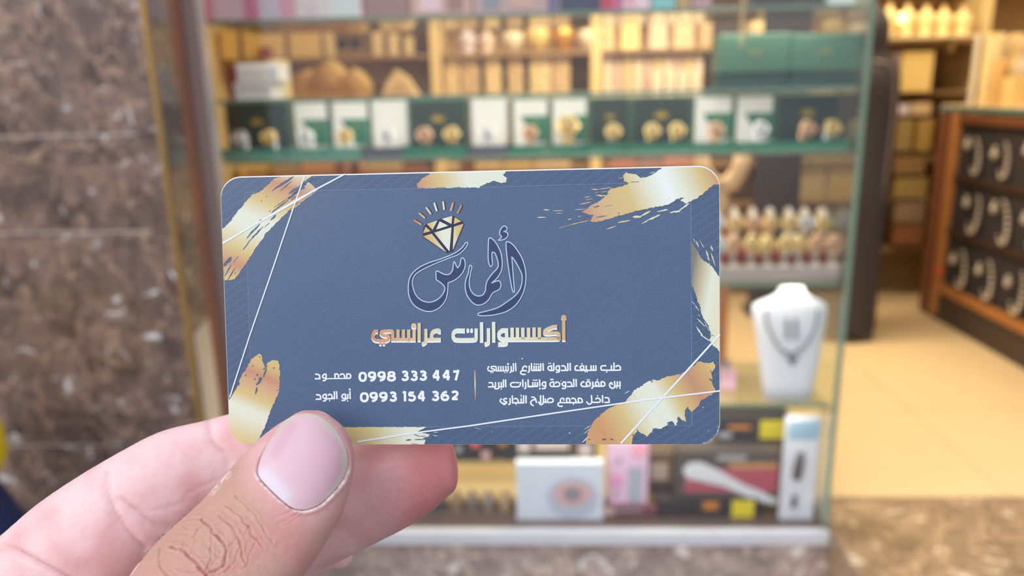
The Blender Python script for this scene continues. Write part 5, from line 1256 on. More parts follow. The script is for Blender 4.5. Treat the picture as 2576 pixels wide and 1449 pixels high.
put(A2, 3.9, [[(440, 465), (350, 440), (258, 530), (262, 620), (340, 685), (670, 680), (735, 640), (730, 470), (640, 435), (550, 470), (535, 560), (600, 640), (720, 665)], [(880, 420), (888, 690), (855, 770), (798, 782)], [(900, 672), (1430, 672), (1520, 630), (1535, 530), (1460, 445), (1330, 435)],
                [(1335, 420), (1338, 670)], [(1210, 660), (1200, 500), (1120, 435), (1045, 470), (1030, 560), (1090, 650)], [(1935, 610), (1910, 510), (1850, 490), (1790, 590), (1815, 700), (1900, 775), (2010, 770), (2065, 690), (2062, 400)], [(2210, 410), (2210, 670)], [(2350, 410), (2358, 670)], [(2060, 660), (2390, 665)]],
    [(600, 330, 1.9), (682, 332, 1.9), (1130, 325, 2.0), (2170, 755, 2.0), (2350, 775, 2.2)])
put(A3, 3.7, [[(450, 392), (340, 390), (290, 445), (345, 505), (425, 540), (400, 590), (260, 592), (165, 535), (145, 455), (215, 385)], [(565, 365), (572, 590), (545, 635), (490, 642)], [(665, 250), (680, 575)], [(650, 568), (1180, 572)], [(745, 430), (770, 390), (830, 385), (905, 440), (930, 575)],
                [(1050, 370), (1055, 575)], [(1155, 245), (1162, 590)], [(1255, 245), (1265, 595)], [(1490, 318), (1600, 335), (1675, 420), (1712, 580)], [(1650, 440), (1540, 455), (1462, 545), (1490, 640), (1590, 700)], [(1885, 240), (1890, 600)], [(2000, 240), (2008, 520), (1970, 620), (1880, 645), (1790, 520)],
                [(1990, 545), (2340, 552), (2420, 510), (2425, 430), (2350, 378), (2250, 385), (2200, 440), (2185, 560)], [(2100, 380), (2102, 560)]], [(290, 645, 1.7), (352, 645, 1.7), (832, 630, 1.9), (1050, 240, 1.7), (1052, 300, 1.5)])
put(A4, 3.7, [[(488, 480), (480, 390), (400, 375), (340, 440), (345, 520), (400, 560), (1220, 558), (1275, 520), (1272, 430), (1210, 378), (1100, 375)], [(345, 558), (245, 590), (240, 665), (310, 720), (450, 712)], [(605, 360), (612, 555)], [(595, 378), (700, 378), (742, 430), (748, 555)], [(812, 415), (850, 380), (920, 380), (990, 430), (1015, 555)],
                [(1112, 365), (1118, 555)], [(1678, 235), (1692, 530), (1640, 610), (1560, 625), (1460, 510)], [(1700, 545), (1960, 552), (2050, 520), (2062, 440), (1980, 375), (1890, 378), (1870, 430)], [(2158, 235), (2165, 575)], [(2248, 350), (2360, 350), (2430, 400), (2445, 560)], [(2465, 548), (2240, 552)]],
    [(910, 620, 1.9), (1948, 272, 1.9)])
adr.make('address_lettering', WPRINT, 'three lines of white Arabic address lettering')

DG_ = {
    '0': [[(.5, 0), (.87, .12), (1, .5), (.87, .88), (.5, 1), (.13, .88), (0, .5), (.13, .12), (.5, 0)]],
    '9': [[(.5, 0), (.9, .10), (.93, .32), (.8, .52), (.45, .60), (.1, .48), (0, .30), (.1, .10), (.5, 0)], [(.9, .2), (1, .45), (.85, .8), (.5, .97), (.2, .97)]],
    '8': [[(.5, 0), (.86, .08), (.88, .34), (.5, .46), (.12, .34), (.14, .08), (.5, 0)], [(.5, .46), (.93, .56), (.97, .86), (.5, 1), (.03, .86), (.07, .56), (.5, .46)]],
    '3': [[(.08, .10), (.35, 0), (.7, .03), (.88, .2), (.75, .38), (.35, .45)], [(.35, .45), (.8, .52), (.97, .74), (.8, .95), (.4, 1), (0, .85)]],
    '4': [[(.62, 0), (.0, .70)], [(.0, .74), (1, .74)], [(.70, 0), (.70, 1)]],
    '7': [[(.0, .05), (.98, .05)], [(.95, .02), (.45, 1)]],
    '1': [[(.1, .12), (.75, .02)], [(.75, 0), (.8, 1)]],
    '5': [[(.12, .04), (.88, .04)], [(.15, .02), (.13, .45)], [(.1, .42), (.55, .38), (.95, .52), (.98, .80), (.75, .97), (.4, 1), (.0, .88)]],
    '6': [[(.82, .0), (.4, .08), (.08, .35), (.0, .65), (.15, .92), (.5, 1), (.88, .92), (1, .70), (.85, .48), (.45, .42), (.08, .58)]],
    '2': [[(.05, .12), (.35, .0), (.75, .02), (.92, .24), (.75, .50), (.08, .93)], [(.03, .94), (1, .94)]],
}
L6 = zc(895, 920, 9.541)
for row in [[('0', 65, 270, 140, 390), ('9', 290, 495, 130, 385), ('9', 520, 725, 125, 380), ('8', 750, 965, 125, 380), ('3', 1080, 1280, 115, 370), ('3', 1300, 1495, 112, 368), ('3', 1515, 1715, 110, 362), ('4', 1830, 2045, 105, 355), ('4', 2070, 2290, 102, 350), ('7', 2310, 2500, 100, 350)],
            [('0', 100, 315, 630, 880), ('9', 330, 535, 622, 875), ('9', 560, 770, 620, 870), ('3', 795, 995, 615, 865), ('1', 1105, 1225, 612, 855), ('5', 1240, 1445, 610, 860), ('4', 1475, 1690, 605, 852), ('3', 1810, 2010, 600, 850), ('6', 2035, 2245, 597, 850), ('2', 2275, 2480, 595, 838)]]:
    ph = Ink()
    for d, x0, x1, y0, y1 in row:
        hw_ = 29
        for ln in DG_[d]:
            ph.line([L6(x0 + hw_ + (x1 - x0 - 2 * hw_) * u, y0 + hw_ + (y1 - y0 - 2 * hw_) * v) if not (v in (0, 1, .02) and d in '4 1 7') else L6(x0 + hw_ + (x1 - x0 - 2 * hw_) * u, y0 + (y1 - y0) * (0 if v < .5 else 1)) for u, v in ln], 6.3, 2)
    ph.make('phone_number', WPRINT, 'white phone number printed left of the divider')
sp_ = Ink()
for x, y, r in ((1314, 902, 2.2), (1433, 1089, 2.0), (1238, 1086, 1.2), (1768, 1024, 1.6), (1782, 1083, 1.2), (653, 731, .9), (815, 783, .9)):
    sp_.dot((x, y), r, 6, 7)
for k in range(26):
    a = math.radians(10 + 70 * k / 26); sp_.dot((1757 + 52 * math.cos(a) + random.uniform(-2, 2), 1062 + 54 * math.sin(a) + random.uniform(-2, 2)), random.uniform(.6, 1.5), 6, 6)
sp_.make('worn_specks', mat('paper_wear', (190, 200, 214), rough=.6, scale=900), 'white specks where the print is worn off at the corner')
# ================================================================== THE HAND (one continuous skin, modelled around the card)
def pw(p):
    """world point -> photograph pixel and depth (mm), vectorised"""
    d = np.asarray(p) - CAM; z = d @ FW
    return CX + F * (d @ RT) / z, CY - F * (d @ UP) / z, z * 1000


def loft(mb, rings, tips=(None, None), n=28, k=6, ex=2.2, flat_front=1.0):
    """rings: (centre, half-width vector, half-depth vector) in world space; ex = superellipse exponent"""
    A = np.array([np.concatenate(r) for r in rings])
    A = np.array(catmull(A, k)); vs = []; m = len(A)
    for a in A:
        c, u, v = a[:3], a[3:6], a[6:9]
        for i in range(n):
            t = 2 * math.pi * i / n; cc, ss = math.cos(t), math.sin(t)
            x = math.copysign(abs(cc) ** (2 / ex), cc); y = math.copysign(abs(ss) ** (2 / ex), ss)
            if ss < 0: y *= flat_front
            vs.append(c + u * x + v * y)
    fs = [(i * n + j, i * n + (j + 1) % n, (i + 1) * n + (j + 1) % n, (i + 1) * n + j) for i in range(m - 1) for j in range(n)]
    k0 = len(vs)
    vs.append(np.array(tips[0]) if tips[0] is not None else A[0][:3]); vs.append(np.array(tips[1]) if tips[1] is not None else A[-1][:3])
    fs += [(j, k0, (j + 1) % n) for j in range(n)] + [((m - 1) * n + j, (m - 1) * n + (j + 1) % n, k0 + 1) for j in range(n)]
    mb.add(vs, fs)


def pring(L, Rr, d, ratio, dd=0.0):
    """ring from the two outline pixels of a finger at depth d (mm); dd tilts the far side"""
    a, b_ = bp(*L, d - dd), bp(*Rr, d + dd); c = (a + b_) / 2; u = (b_ - a) / 2
    axis = FW; v = axis * np.linalg.norm(u) * ratio
    return (c, u, v)


def tipcap(mb_rings, last, tip, fr=((.35, .93), (.62, .78), (.84, .54), (.96, .27))):
    """round off a fingertip from its last ring towards the tip point"""
    c, u, v = last; tip = np.array(tip)
    for f, s in fr:
        mb_rings.append((c + (tip - c) * f, u * s, v * s))


HB = MB()
cdm = card_depth(760, 1100)
# thumb ------------------------------------------------
TH = [((735, 1043), (832, 1047), -8.0, .52), ((704, 1062), (862, 1070), -8.0, .55), ((667, 1090), (883, 1105), -8.6, .60), ((630, 1122), (893, 1146), -9.2, .64), ((592, 1164), (889, 1197), -10.0, .67), ((550, 1213), (877, 1248), -11.0, .70), ((503, 1264), (857, 1302), -12.5, .72),
      ((455, 1307), (829, 1352), -14.2, .74), ((407, 1351), (797, 1405), -16, .78), ((363, 1400), (764, 1452), -17.5, .80), ((318, 1466), (728, 1518), -18.5, .82), ((250, 1560), (680, 1600), -19, .84)]
rings = [pring(a, c, cdm + dz, r) for a, c, dz, r in TH]
tip = bp(785, 1029, cdm - 6.5)
first = rings[0]
cap = []
tipcap(cap, first, tip, ((.55, .86), (.85, .58), (.97, .3)))
rings = cap[::-1] + rings
rings += [(cs(-66, -76, 122), (cs(1, 0, 0) - CAM) * 13 + (cs(0, 1, 0) - CAM) * -8, (FW * .001) * 14), (cs(-88, -100, 121), (cs(1, 0, 0) - CAM) * 14 + (cs(0, 1, 0) - CAM) * -13, (FW * .001) * 17), (cs(-108, -128, 119), (cs(1, 0, 0) - CAM) * 14 + (cs(0, 1, 0) - CAM) * -12, (FW * .001) * 17)]
loft(HB, rings, (tip, None), ex=2.15)
# index finger ------------------------------------------------
IX = [((-230, 1500), (60, 1800), -2, .95), ((-120, 1425), (130, 1690), -3, .92), ((0, 1349), (215, 1580), -3.5, .86), ((100, 1264), (290, 1500), -3, .84), ((200, 1196), (372, 1432), -1.5, .84), ((300, 1137), (448, 1374), 0.5, .84), ((400, 1086), (520, 1325), 3.2, .82), ((500, 1061), (592, 1290), 6.0, .80),
      ((580, 1040), (660, 1262), 8.3, .78), ((680, 1018), (735, 1236), 9.2, .76), ((770, 1012), (805, 1205), 8.8, .74), ((835, 1040), (850, 1165), 8.2, .74)]
rings = [pring(a, c, card_depth((a[0] + c[0]) / 2, (a[1] + c[1]) / 2) + dz, r) for a, c, dz, r in IX]
tip = bp(880, 1098, cdm + 7.5); tipcap(rings, rings[-1], tip)
rings = [(cs(-112, -64, 134), rings[0][1] * .95, rings[0][2] * 1.0)] + rings
loft(HB, rings, (None, tip), ex=2.15)
# middle finger ------------------------------------------------
MD = [((-40, 1640), (130, 1860), 14, .9), ((120, 1540), (300, 1770), 13, .9), ((300, 1430), (465, 1660), 12.5, .88), ((470, 1325), (620, 1555), 12, .86), ((620, 1235), (752, 1465), 11.6, .84), ((760, 1150), (852, 1412), 11.0, .80), ((880, 1085), (950, 1362), 10.6, .78), ((985, 1050), (1042, 1315), 10.2, .76),
      ((1065, 1058), (1100, 1275), 9.8, .75), ((1112, 1085), (1130, 1245), 9.4, .75)]
rings = [pring(a, c, card_depth((a[0] + c[0]) / 2, (a[1] + c[1]) / 2) + dz, r) for a, c, dz, r in MD]
tip = bp(1152, 1172, cdm + 7); tipcap(rings, rings[-1], tip, ((.45, .88), (.75, .66), (.93, .36)))
rings = [(cs(-104, -78, 150), rings[0][1] * 1.05, rings[0][2] * 1.05)] + rings
loft(HB, rings, (None, tip), ex=2.15)
# ring finger ------------------------------------------------
RG_ = [((-20, 1800), (110, 1990), 27, .9), ((180, 1680), (310, 1880), 26, .9), ((400, 1550), (520, 1745), 24, .88), ((600, 1420), (690, 1600), 22, .86), ((720, 1330), (772, 1480), 20.5, .85), ((790, 1310), (835, 1430), 20, .85)]
rings = [pring(a, c, cdm + dz, r) for a, c, dz, r in RG_]
tip = bp(884, 1385, cdm + 19); tipcap(rings, rings[-1], tip)
rings = [(cs(-92, -98, 164), rings[0][1] * 1.05, rings[0][2] * 1.05)] + rings
loft(HB, rings, (None, tip), ex=2.15)
# little finger ------------------------------------------------
LT = [((40, 1960), (150, 2110), 38, .9), ((240, 1840), (345, 1985), 37, .9), ((420, 1730), (515, 1870), 34, .88), ((560, 1640), (640, 1770), 31, .86), ((640, 1600), (705, 1710), 29, .86)]
rings = [pring(a, c, cdm + dz, r) for a, c, dz, r in LT]
tip = bp(745, 1630, cdm + 28); tipcap(rings, rings[-1], tip)
rings = [(cs(-84, -116, 174), rings[0][1] * 1.05, rings[0][2] * 1.05)] + rings
loft(HB, rings, (None, tip), ex=2.15)
# palm, wrist and forearm ------------------------------------------------
V = lambda x, y, z: (RT * x + UP * y + FW * z) * .001
PALM = [((-88, -74, 158), (12, -28, 23), (-9, 3, 10)), ((-100, -84, 150), (13, -33, 24), (-12, 3, 12)), ((-112, -106, 140), (12, -36, 20), (-13, 2, 14)), ((-124, -132, 126), (12, -34, 14), (-12, 2, 15)), ((-132, -156, 106), (14, -28, 8), (-13, 0, 15)),
        ((-138, -176, 80), (16, -24, 8), (-15, 0, 16)), ((-142, -200, 40), (20, -26, 10), (-18, 0, 20)), ((-146, -232, -20), (24, -30, 12), (-22, 0, 24)), ((-150, -270, -90), (28, -32, 12), (-26, 0, 28))]
loft(HB, [(cs(*c), V(*u), V(*v)) for c, u, v in PALM], ex=2.3)

tmp = HB.make('hand_tmp', WPRINT)
md = tmp.modifiers.new('r', 'REMESH'); md.mode = 'VOXEL'; md.voxel_size = 0.00052; md.adaptivity = 0
dg = bpy.context.evaluated_depsgraph_get(); ev = tmp.evaluated_get(dg)
hm = bpy.data.meshes.new_from_object(ev)
bpy.data.objects.remove(tmp)
nv = len(hm.vertices); co = np.empty(nv * 3); hm.vertices.foreach_get('co', co); co = co.reshape(-1, 3)
ed = np.empty(len(hm.edges) * 2, dtype=np.int64); hm.edges.foreach_get('vertices', ed); ed = ed.reshape(-1, 2)
deg = np.bincount(ed.ravel(), minlength=nv).astype(float)[:, None]


def smooth(a, it, lam=.6):
    for _ in range(it):
        s = np.zeros_like(a)
        for k in range(a.shape[1]):
            s[:, k] = np.bincount(ed[:, 0], a[ed[:, 1], k], nv) + np.bincount(ed[:, 1], a[ed[:, 0], k], nv)
        a = a + lam * (s / deg - a)
    return a


co = smooth(co, 10)
hm.vertices.foreach_set('co', co.ravel()); hm.update()
# finer triangles where the camera sees the thumb closely: split the faces of the visible part once
px, py, dz = pw(co)
bm = bmesh.new(); bm.from_mesh(hm); bm.verts.ensure_lookup_table()
sel = (px > 280) & (px < 920) & (py > 1020) & (py < 1480) & (dz < cdm - 6) & (dz < cdm - 4 - (py - 1020) * .022)
es = [e for e in bm.edges if sel[e.verts[0].index] and sel[e.verts[1].index]]
bmesh.ops.subdivide_edges(bm, edges=es, cuts=3, use_grid_fill=True, smooth=0)
bmesh.ops.triangulate(bm, faces=[f for f in bm.faces if len(f.verts) > 4])
bm.to_mesh(hm); bm.free(); hm.update()
nv = len(hm.vertices); co = np.empty(nv * 3); hm.vertices.foreach_get('co', co); co = co.reshape(-1, 3)
ed = np.empty(len(hm.edges) * 2, dtype=np.int64); hm.edges.foreach_get('vertices', ed); ed = ed.reshape(-1, 2)
deg = np.bincount(ed.ravel(), minlength=nv).astype(float)[:, None]
no = np.empty(nv * 3); hm.vertices.foreach_get('normal', no); no = no.reshape(-1, 3)
bvh = BVHTree.FromPolygons([Vector(c) for c in co], [tuple(p.vertices) for p in hm.polygons])
px, py, dz = pw(co)
facing = -(no @ FW)
# smooth depth zones: the thumb lies in front of the card, everything else behind or beside it
Z1, Z3, Z4 = zc(0, 1000, 2.1467), zc(340, 1150, 4.6), zc(520, 1000, 4.83)
TOUT = [(735, 1043), (704, 1062), (667, 1090), (630, 1122), (592, 1164), (550, 1213), (503, 1264), (455, 1307), (407, 1351), (363, 1400), (310, 1475), (150, 1680), (-60, 1900), (420, 2000), (600, 1750), (730, 1530), (764, 1452), (797, 1405), (829, 1352), (857, 1302), (877, 1248), (889, 1197), (893, 1146), (883, 1105), (862, 1070), (832, 1047), (785, 1029)]


def inpoly(x, y, P):
    r = np.zeros(len(x), bool); n = len(P)
    for i in range(n):
        (x0, y0), (x1, y1) = P[i], P[(i + 1) % n]
        c = ((y0 > y) != (y1 > y)) & (x < (x1 - x0) * (y - y0) / (y1 - y0 + 1e-12) + x0); r ^= c
    return r


def dist(x, y, P, closed=False, signed=False):
    d = np.full(len(x), 1e9); P = catmull(P, 4, closed); n = len(P)
    for i in range(n if closed else n - 1):
        a, b_ = P[i], P[(i + 1) % n]; e = b_ - a; L = e @ e + 1e-9
        t = np.clip(((x - a[0]) * e[0] + (y - a[1]) * e[1]) / L, 0, 1)
        d = np.minimum(d, np.hypot(x - a[0] - t * e[0], y - a[1] - t * e[1]))
    return d


NAIL = [Z4(*p) for p in [(1240, 205), (1400, 255), (1540, 365), (1650, 520), (1705, 680), (1712, 830), (1640, 1010), (1500, 1180), (1350, 1305), (1200, 1358), (1060, 1345), (950, 1275), (800, 1140), (660, 990), (622, 900), (645, 770), (720, 600), (820, 440), (940, 300), (1090, 222)]]
thumb = inpoly(px, py, [(p[0], p[1]) for p in TOUT]) & (dz < cdm - 1.0)
tf = thumb & (facing > -0.2)
dn = dist(px, py, NAIL, closed=True); inn = inpoly(px, py, NAIL)
disp = np.zeros(nv)
from mathutils import noise as mnoise
near = np.where((px > 250) & (px < 960) & (py > 1010) & (py < 1500))[0]
wx, wy, wm, wr = np.zeros(nv), np.zeros(nv), np.ones(nv), np.ones(nv)
for i in near:
    p = Vector(co[i]) * 1000
    wx[i] = mnoise.noise(p * .75) * 5 + mnoise.noise(p * 2.2) * 2.2; wy[i] = mnoise.noise(p * .75 + Vector((9, 2, 4))) * 5 + mnoise.noise(p * 2.2 + Vector((9, 2, 4))) * 2.2
    wm[i] = .55 + .9 * abs(mnoise.noise(p * .5 + Vector((1, 7, 3)))) + .3 * mnoise.noise(p * 1.7); wr[i] = mnoise.noise(Vector((p.x * .62, p.y * .62, p.z * .62)) + Vector((5, 5, 5)))
qx_, qy_ = px + wx, py + wy
g = lambda d, w_: np.exp(-(d / w_) ** 2)
sd = np.where(inn, -dn, dn)
# nail bed: shallow seat with a raised fold round its base and sides
fold = np.clip((py - 1090) / 90, 0, 1)
disp += tf * (g(sd - 9, 6) * 0.20 * fold - g(sd, 3.4) * 0.38 * np.clip(fold + .25, 0, 1) - np.where(inn, 0.16, 0) * (1 - g(sd, 8)))
creases = [
    ([(1160, 450), (1290, 560), (1370, 640), (1440, 750), (1520, 890), (1600, 1000)], 2.6, .16), ([(1050, 570), (1170, 650), (1250, 740), (1330, 850), (1400, 960), (1480, 1050)], 2.8, .19),
    ([(960, 670), (1030, 720), (1110, 800), (1170, 880), (1210, 1000), (1240, 1110), (1270, 1220)], 3.0, .22), ([(750, 715), (850, 790), (920, 890), (1000, 970), (1050, 1060), (1045, 1180), (1020, 1260)], 3.6, .34),
    ([(420, 1035), (490, 1060), (580, 1100), (650, 1180), (710, 1230), (770, 1310), (830, 1370)], 4.0, .42), ([(540, 700), (560, 790), (620, 825), (700, 820)], 2.6, .12), ([(570, 740), (660, 715), (760, 720)], 2.2, .1),
    ([(870, 880), (870, 1000), (875, 1150), (840, 1290), (825, 1380)], 2.6, .2), ([(290, 1060), (268, 1180), (300, 1290), (400, 1375)], 3.6, .22), ([(570, 1100), (560, 1020), (600, 950), (720, 850), (760, 800)], 2.6, .16),
    ([(1055, 1085), (1100, 1010), (1130, 980)], 2.4, .15), ([(1040, 1190), (960, 1150), (910, 1120)], 2.2, .13), ([(830, 1375), (900, 1330), (1010, 1270)], 2.8, .2), ([(490, 1290), (620, 1325), (770, 1320)], 2.2, .12),
    ([(1210, 1050), (1160, 1150), (1130, 1230), (1040, 1330)], 2.3, .14), ([(440, 1000), (480, 900), (560, 830)], 2.2, .08), ([(700, 1110), (760, 1150), (830, 1150)], 2.0, .1), ([(400, 1180), (470, 1150), (560, 1100)], 2.0, .1),
    ([(1300, 800), (1260, 900), (1300, 980), (1280, 1080)], 2.2, .1), ([(1380, 1020), (1330, 1110), (1310, 1220), (1240, 1300)], 2.2, .12), ([(900, 1200), (880, 1240), (960, 1230), (1030, 1230)], 2.0, .12), ([(1000, 730), (980, 680), (1000, 640)], 2, .08),
    ([(890, 780), (960, 770), (990, 740)], 2, .09), ([(700, 870), (640, 960), (590, 1010)], 2, .09),
]
kn2 = g(np.hypot(px - 505, py - 1395), 120) + .5 * g(np.hypot(px - 590, py - 1330), 90)
disp -= tf * kn2 * .075 * g(wr, .055)
for q, w_, dp in creases:
    d_ = dist(qx_, qy_, [Z3(*p) for p in q]); w_ *= .85; disp -= tf * wm * (dp * 0.98 * g(d_, w_ * .9) - dp * .42 * g(d_ - w_ * 2.6, w_ * 1.5))
# fine lengthwise folds below the nail
for q in [[(1600, 700), (1740, 650), (1840, 620)], [(1690, 750), (1820, 690), (1900, 640)], [(1740, 790), (1880, 700), (1950, 650)], [(1640, 780), (1700, 760), (1790, 730)]]:
    disp -= tf * .07 * g(dist(px, py, [Z3(*p) for p in q]), 1.6)
rest = (~thumb) & (facing > -0.1)
for q, w_, dp in [([(570, 400), (575, 480), (600, 570), (640, 660), (700, 740), (780, 820)], 13, .34), ([(570, 410), (575, 480), (600, 570), (640, 660), (700, 740)], 2.4, .09), ([(640, 560), (740, 630), (830, 690), (930, 710)], 13, .3), ([(600, 640), (680, 690), (760, 790), (840, 850)], 12, .25), ([(680, 560), (720, 600), (790, 660)], 2.2, .07), ([(620, 700), (700, 790), (800, 880)], 16, .3), ([(1120, 130), (1145, 230), (1200, 290), (1240, 350)], 11, .3), ([(1124, 150), (1150, 230), (1200, 290)], 2.2, .06),
                  ([(-80, 790), (60, 820), (200, 890), (300, 940), (420, 1010)], 7, .75), ([(1000, 530), (1090, 480), (1180, 440)], 4, .12), ([(700, 600), (850, 610), (1000, 560)], 5, .12)]:
    disp -= rest * dp * g(dist(px, py, [Z1(*p) for p in q]), w_)
# skin grain
from mathutils import noise as mnoise
vis = np.where((px > -60) & (px < 1200) & (py > 1000) & (py < 1500) & (facing > -.25))[0]
knk = g(np.hypot(px - 500, py - 1400), 150)
for i in vis:
    p = Vector(co[i]) * 1000
    disp[i] += mnoise.noise(p * .9) * (.03 + .07 * knk[i] * thumb[i]) + mnoise.noise(p * 2.3) * (.010 + .05 * knk[i] * thumb[i]) + (mnoise.noise(p * 4.6) * .022 * knk[i] if thumb[i] else 0)
co2 = co + no * disp[:, None] * 0.001
hm.vertices.foreach_set('co', co2.ravel())
# pigment (the skin's own colour, with crease shade painted in)
tan, pink, red, palm_, dry = (np.array(lin(c)[:3]) for c in ((190, 145, 126), (212, 160, 154), (200, 116, 116), (235, 194, 191), (240, 220, 214)))
rgb = np.tile(palm_, (nv, 1))
mixn = lambda a, b_, t: a * (1 - t[:, None]) + b_ * t[:, None]
rgb = mixn(rgb, red, np.clip((px - 880) / 180, 0, 1) * (~thumb) * .85)
tipz = np.clip(1 - dn / 60, 0, 1) * thumb
rgb = np.where(thumb[:, None], mixn(np.tile(tan, (nv, 1)), pink, np.clip(tipz + np.clip((px - 620) / 260, 0, 1) * .5, 0, .85)), rgb)
rgb = mixn(rgb, palm_, np.clip((py - 1490) / 160, 0, 1) * thumb)
rgb = mixn(rgb, palm_, .5 * thumb * np.clip((1180 - py) / 100, 0, 1) * (px < 720))
mott = np.zeros(nv)
for i in vis:
    mott[i] = mnoise.noise(Vector(co[i]) * 1000 * .16 + Vector((3, 1, 7)))
rgb = mixn(rgb, red, np.clip(mott * .7, 0, .35))
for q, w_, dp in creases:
    d_ = dist(qx_, qy_, [Z3(*p) for p in q]); rgb = mixn(rgb, np.array(lin((158, 98, 80))[:3]), tf * np.clip(wm * dp * 1.25 * g(d_, w_ * .8), 0, .5))  # shade of the thumb creases painted into the skin colour
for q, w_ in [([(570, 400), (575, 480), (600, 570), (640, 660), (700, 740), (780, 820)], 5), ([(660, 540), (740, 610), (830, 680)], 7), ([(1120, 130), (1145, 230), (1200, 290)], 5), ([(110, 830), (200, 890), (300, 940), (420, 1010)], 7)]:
    rgb = mixn(rgb, np.array(lin((186, 110, 110))[:3]), rest * .30 * g(dist(px, py, [Z1(*p) for p in q]), w_))  # finger and palm creases deepened in colour the same way
jag = np.array([mnoise.noise(Vector(c) * 1000 * 1.6) for c in co]) if nv < 900000 else np.zeros(nv)
cut = tf * g(sd - 5, 4.5) * np.clip((py - 1165) / 40, 0, 1) * np.clip(.55 + jag * 1.3, 0, 1)
rgb = mixn(rgb, dry, cut * .8)
flk = tf * g(dist(px, py, [Z1(*p) for p in [(1140, 515), (1180, 470), (1235, 410)]]), 6) * np.clip(.5 + jag * 1.4, 0, 1)
rgb = mixn(rgb, dry, flk * .8)
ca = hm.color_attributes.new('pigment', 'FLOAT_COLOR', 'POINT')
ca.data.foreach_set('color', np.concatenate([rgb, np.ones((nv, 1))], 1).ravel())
hm.polygons.foreach_set('use_smooth', [True] * len(hm.polygons))
s = NT('skin'); at_ = s.n('Attribute'); at_.attribute_name = 'pigment'
tc = s.n('TexCoord'); nz = s.n('TexNoise'); nz.inputs['Scale'].default_value = 900; nz.inputs['Detail'].default_value = 4; s.l(tc.outputs['Object'], nz.inputs[0])
vo = s.n('TexVoronoi'); vo.inputs['Scale'].default_value = 2600; s.l(tc.outputs['Object'], vo.inputs[0])
mr = s.n('MapRange'); s.l(nz.outputs[0], mr.inputs['Value']); mr.inputs['To Min'].default_value = .93; mr.inputs['To Max'].default_value = 1.07
vm = s.n('VectorMath', operation='SCALE'); s.l(at_.outputs['Color'], vm.inputs[0]); s.l(mr.outputs[0], vm.inputs['Scale']); s.l(vm.outputs[0], s.b.inputs['Base Color'])
s.b.inputs['Roughness'].default_value = .46; s.b.inputs['Specular IOR Level'].default_value = .42
s.b.inputs['Subsurface Weight'].default_value = .35; s.b.inputs['Subsurface Radius'].default_value = (1, .36, .2); s.b.inputs['Subsurface Scale'].default_value = .0028
b1 = s.n('Bump'); b1.inputs['Strength'].default_value = .22; b1.inputs['Distance'].default_value = .00006; s.l(vo.outputs['Distance'], b1.inputs['Height'])
b2 = s.n('Bump'); b2.inputs['Strength'].default_value = .35; b2.inputs['Distance'].default_value = .00012; s.l(nz.outputs[0], b2.inputs['Height']); s.l(b1.outputs[0], b2.inputs['Normal']); s.l(b2.outputs[0], s.b.inputs['Normal'])
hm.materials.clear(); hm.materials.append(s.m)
hand = bpy.data.objects.new('hand', hm); COL.objects.link(hand)
hm.name = 'hand'
org = Vector(cs(-132, -156, 106)); hm.transform(Matrix.Translation(-org)); hand.location = org
tag(hand, 'left hand of the photographer pinching the business card between thumb and fingers', 'hand')

# thumb nail: a thin curved plate seated in the fold -----------------------------------
def on_thumb(x, y, off):
    r = Vector(ray(x, y)).normalized(); h = bvh.ray_cast(Vector(CAM), r, 0.4)
    return h[0], h[1]


NP = [np.array(p) for p in catmull(NAIL, 5, True)]
ctr = np.mean(NP, 0)
nb = MB(); RN = 16; nn = len(NP); vs = []
pt0, nm0 = on_thumb(*ctr, 0)
for k in range(RN + 1):
    f = k / RN
    for p in NP:
        q = ctr + (p - ctr) * f
        h, nrm = on_thumb(q[0], q[1], 0)
        if h is None: h, nrm = pt0, nm0
        off = .40 * (1 - f ** 6) - .02
        vs.append((h, nrm, off))
# smooth the plate's underlay so that it reads as one curved sheet
P_ = np.array([list(v[0]) for v in vs]).reshape(RN + 1, nn, 3); N_ = np.array([list(v[1]) for v in vs]).reshape(RN + 1, nn, 3)
for _ in range(14):
    Q = P_.copy()
    Q[1:-1] = (P_[:-2] + P_[2:] + np.roll(P_, 1, 1)[1:-1] + np.roll(P_, -1, 1)[1:-1]) / 4
    Q[0] = P_[1].mean(0); P_ = Q
    M_ = (N_ + np.roll(N_, 1, 1) + np.roll(N_, -1, 1)) / 3; N_ = M_
N_ /= np.linalg.norm(N_, axis=2, keepdims=True)
OFF = np.array([v[2] for v in vs]).reshape(RN + 1, nn, 1) * .001
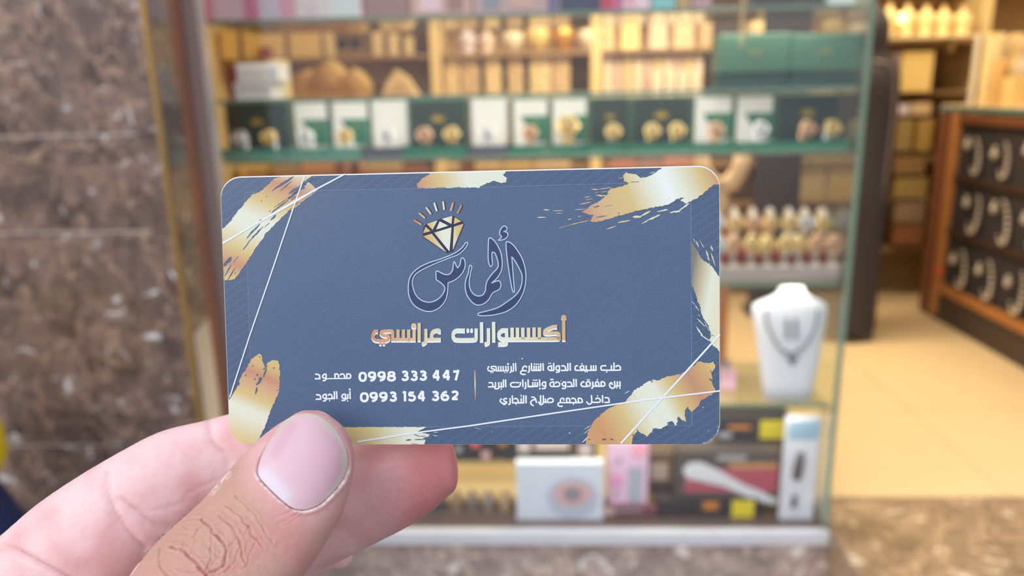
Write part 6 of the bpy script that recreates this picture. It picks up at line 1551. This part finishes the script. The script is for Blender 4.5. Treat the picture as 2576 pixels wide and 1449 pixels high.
# the free edge stands a little proud of the fingertip
top = np.clip((1085 - np.array([p[1] for p in NP])) / 50, 0, 1)[None, :, None] * np.linspace(0, 1, RN + 1)[:, None, None] ** 3 * .0003
P_ = P_ + N_ * (OFF + top)
nb.add([tuple(p) for p in P_.reshape(-1, 3)], [(k * nn + j, k * nn + (j + 1) % nn, (k + 1) * nn + (j + 1) % nn, (k + 1) * nn + j) for k in range(RN) for j in range(nn)])
s = NT('nail_plate'); at_ = s.n('Attribute'); at_.attribute_name = 'pigment'; s.l(at_.outputs['Color'], s.b.inputs['Base Color'])
s.b.inputs['Roughness'].default_value = .40; s.b.inputs['Subsurface Weight'].default_value = .15; s.b.inputs['Subsurface Scale'].default_value = .001
s.b.inputs['Coat Weight'].default_value = .05; s.b.inputs['Coat Roughness'].default_value = .4
nail = nb.make('thumb_nail', s.m, hand, smooth=True)
nail.data.transform(Matrix.Translation(-org))
nail['label'] = 'pink thumb nail with a pale free edge and a white moon'
qx, qy, _z = pw(P_.reshape(-1, 3)); m_ = len(qx)
bed, bed2, edge_, moon = (np.array(lin(c)[:3]) for c in ((214, 176, 181), (200, 148, 156), (200, 182, 166), (212, 196, 202)))
FREE = [Z4(*p) for p in [(1060, 250), (1240, 240), (1370, 300), (1450, 400), (1560, 500), (1630, 640), (1640, 800), (1610, 950), (1520, 1080)]]
dfe = dist(qx, qy, FREE)
outside = ~inpoly(qx, qy, FREE + [Z4(*p) for p in [(1400, 1250), (1200, 1380), (1000, 1340), (760, 1150), (600, 950), (640, 740), (760, 560), (900, 380)]])
rg = np.tile(bed, (m_, 1)); rg = mixn(rg, bed2, np.clip((qx - 760) / 110, 0, 1) * .8)
rg = mixn(rg, bed2, .5 * g(dist(qx, qy, [Z4(*p) for p in [(1050, 330), (880, 600), (830, 700)]]), 14))
mo = g(dist(qx, qy, [Z4(*p) for p in [(690, 960), (800, 1050), (930, 1200)]]), 22); rg = mixn(rg, moon, np.clip(mo * 1.25, 0, 1))
rg = mixn(rg, edge_, np.where(outside, np.clip(dfe / 3.0, 0, 1), 0))
ca = nail.data.color_attributes.new('pigment', 'FLOAT_COLOR', 'POINT'); ca.data.foreach_set('color', np.concatenate([rg, np.ones((m_, 1))], 1).ravel())
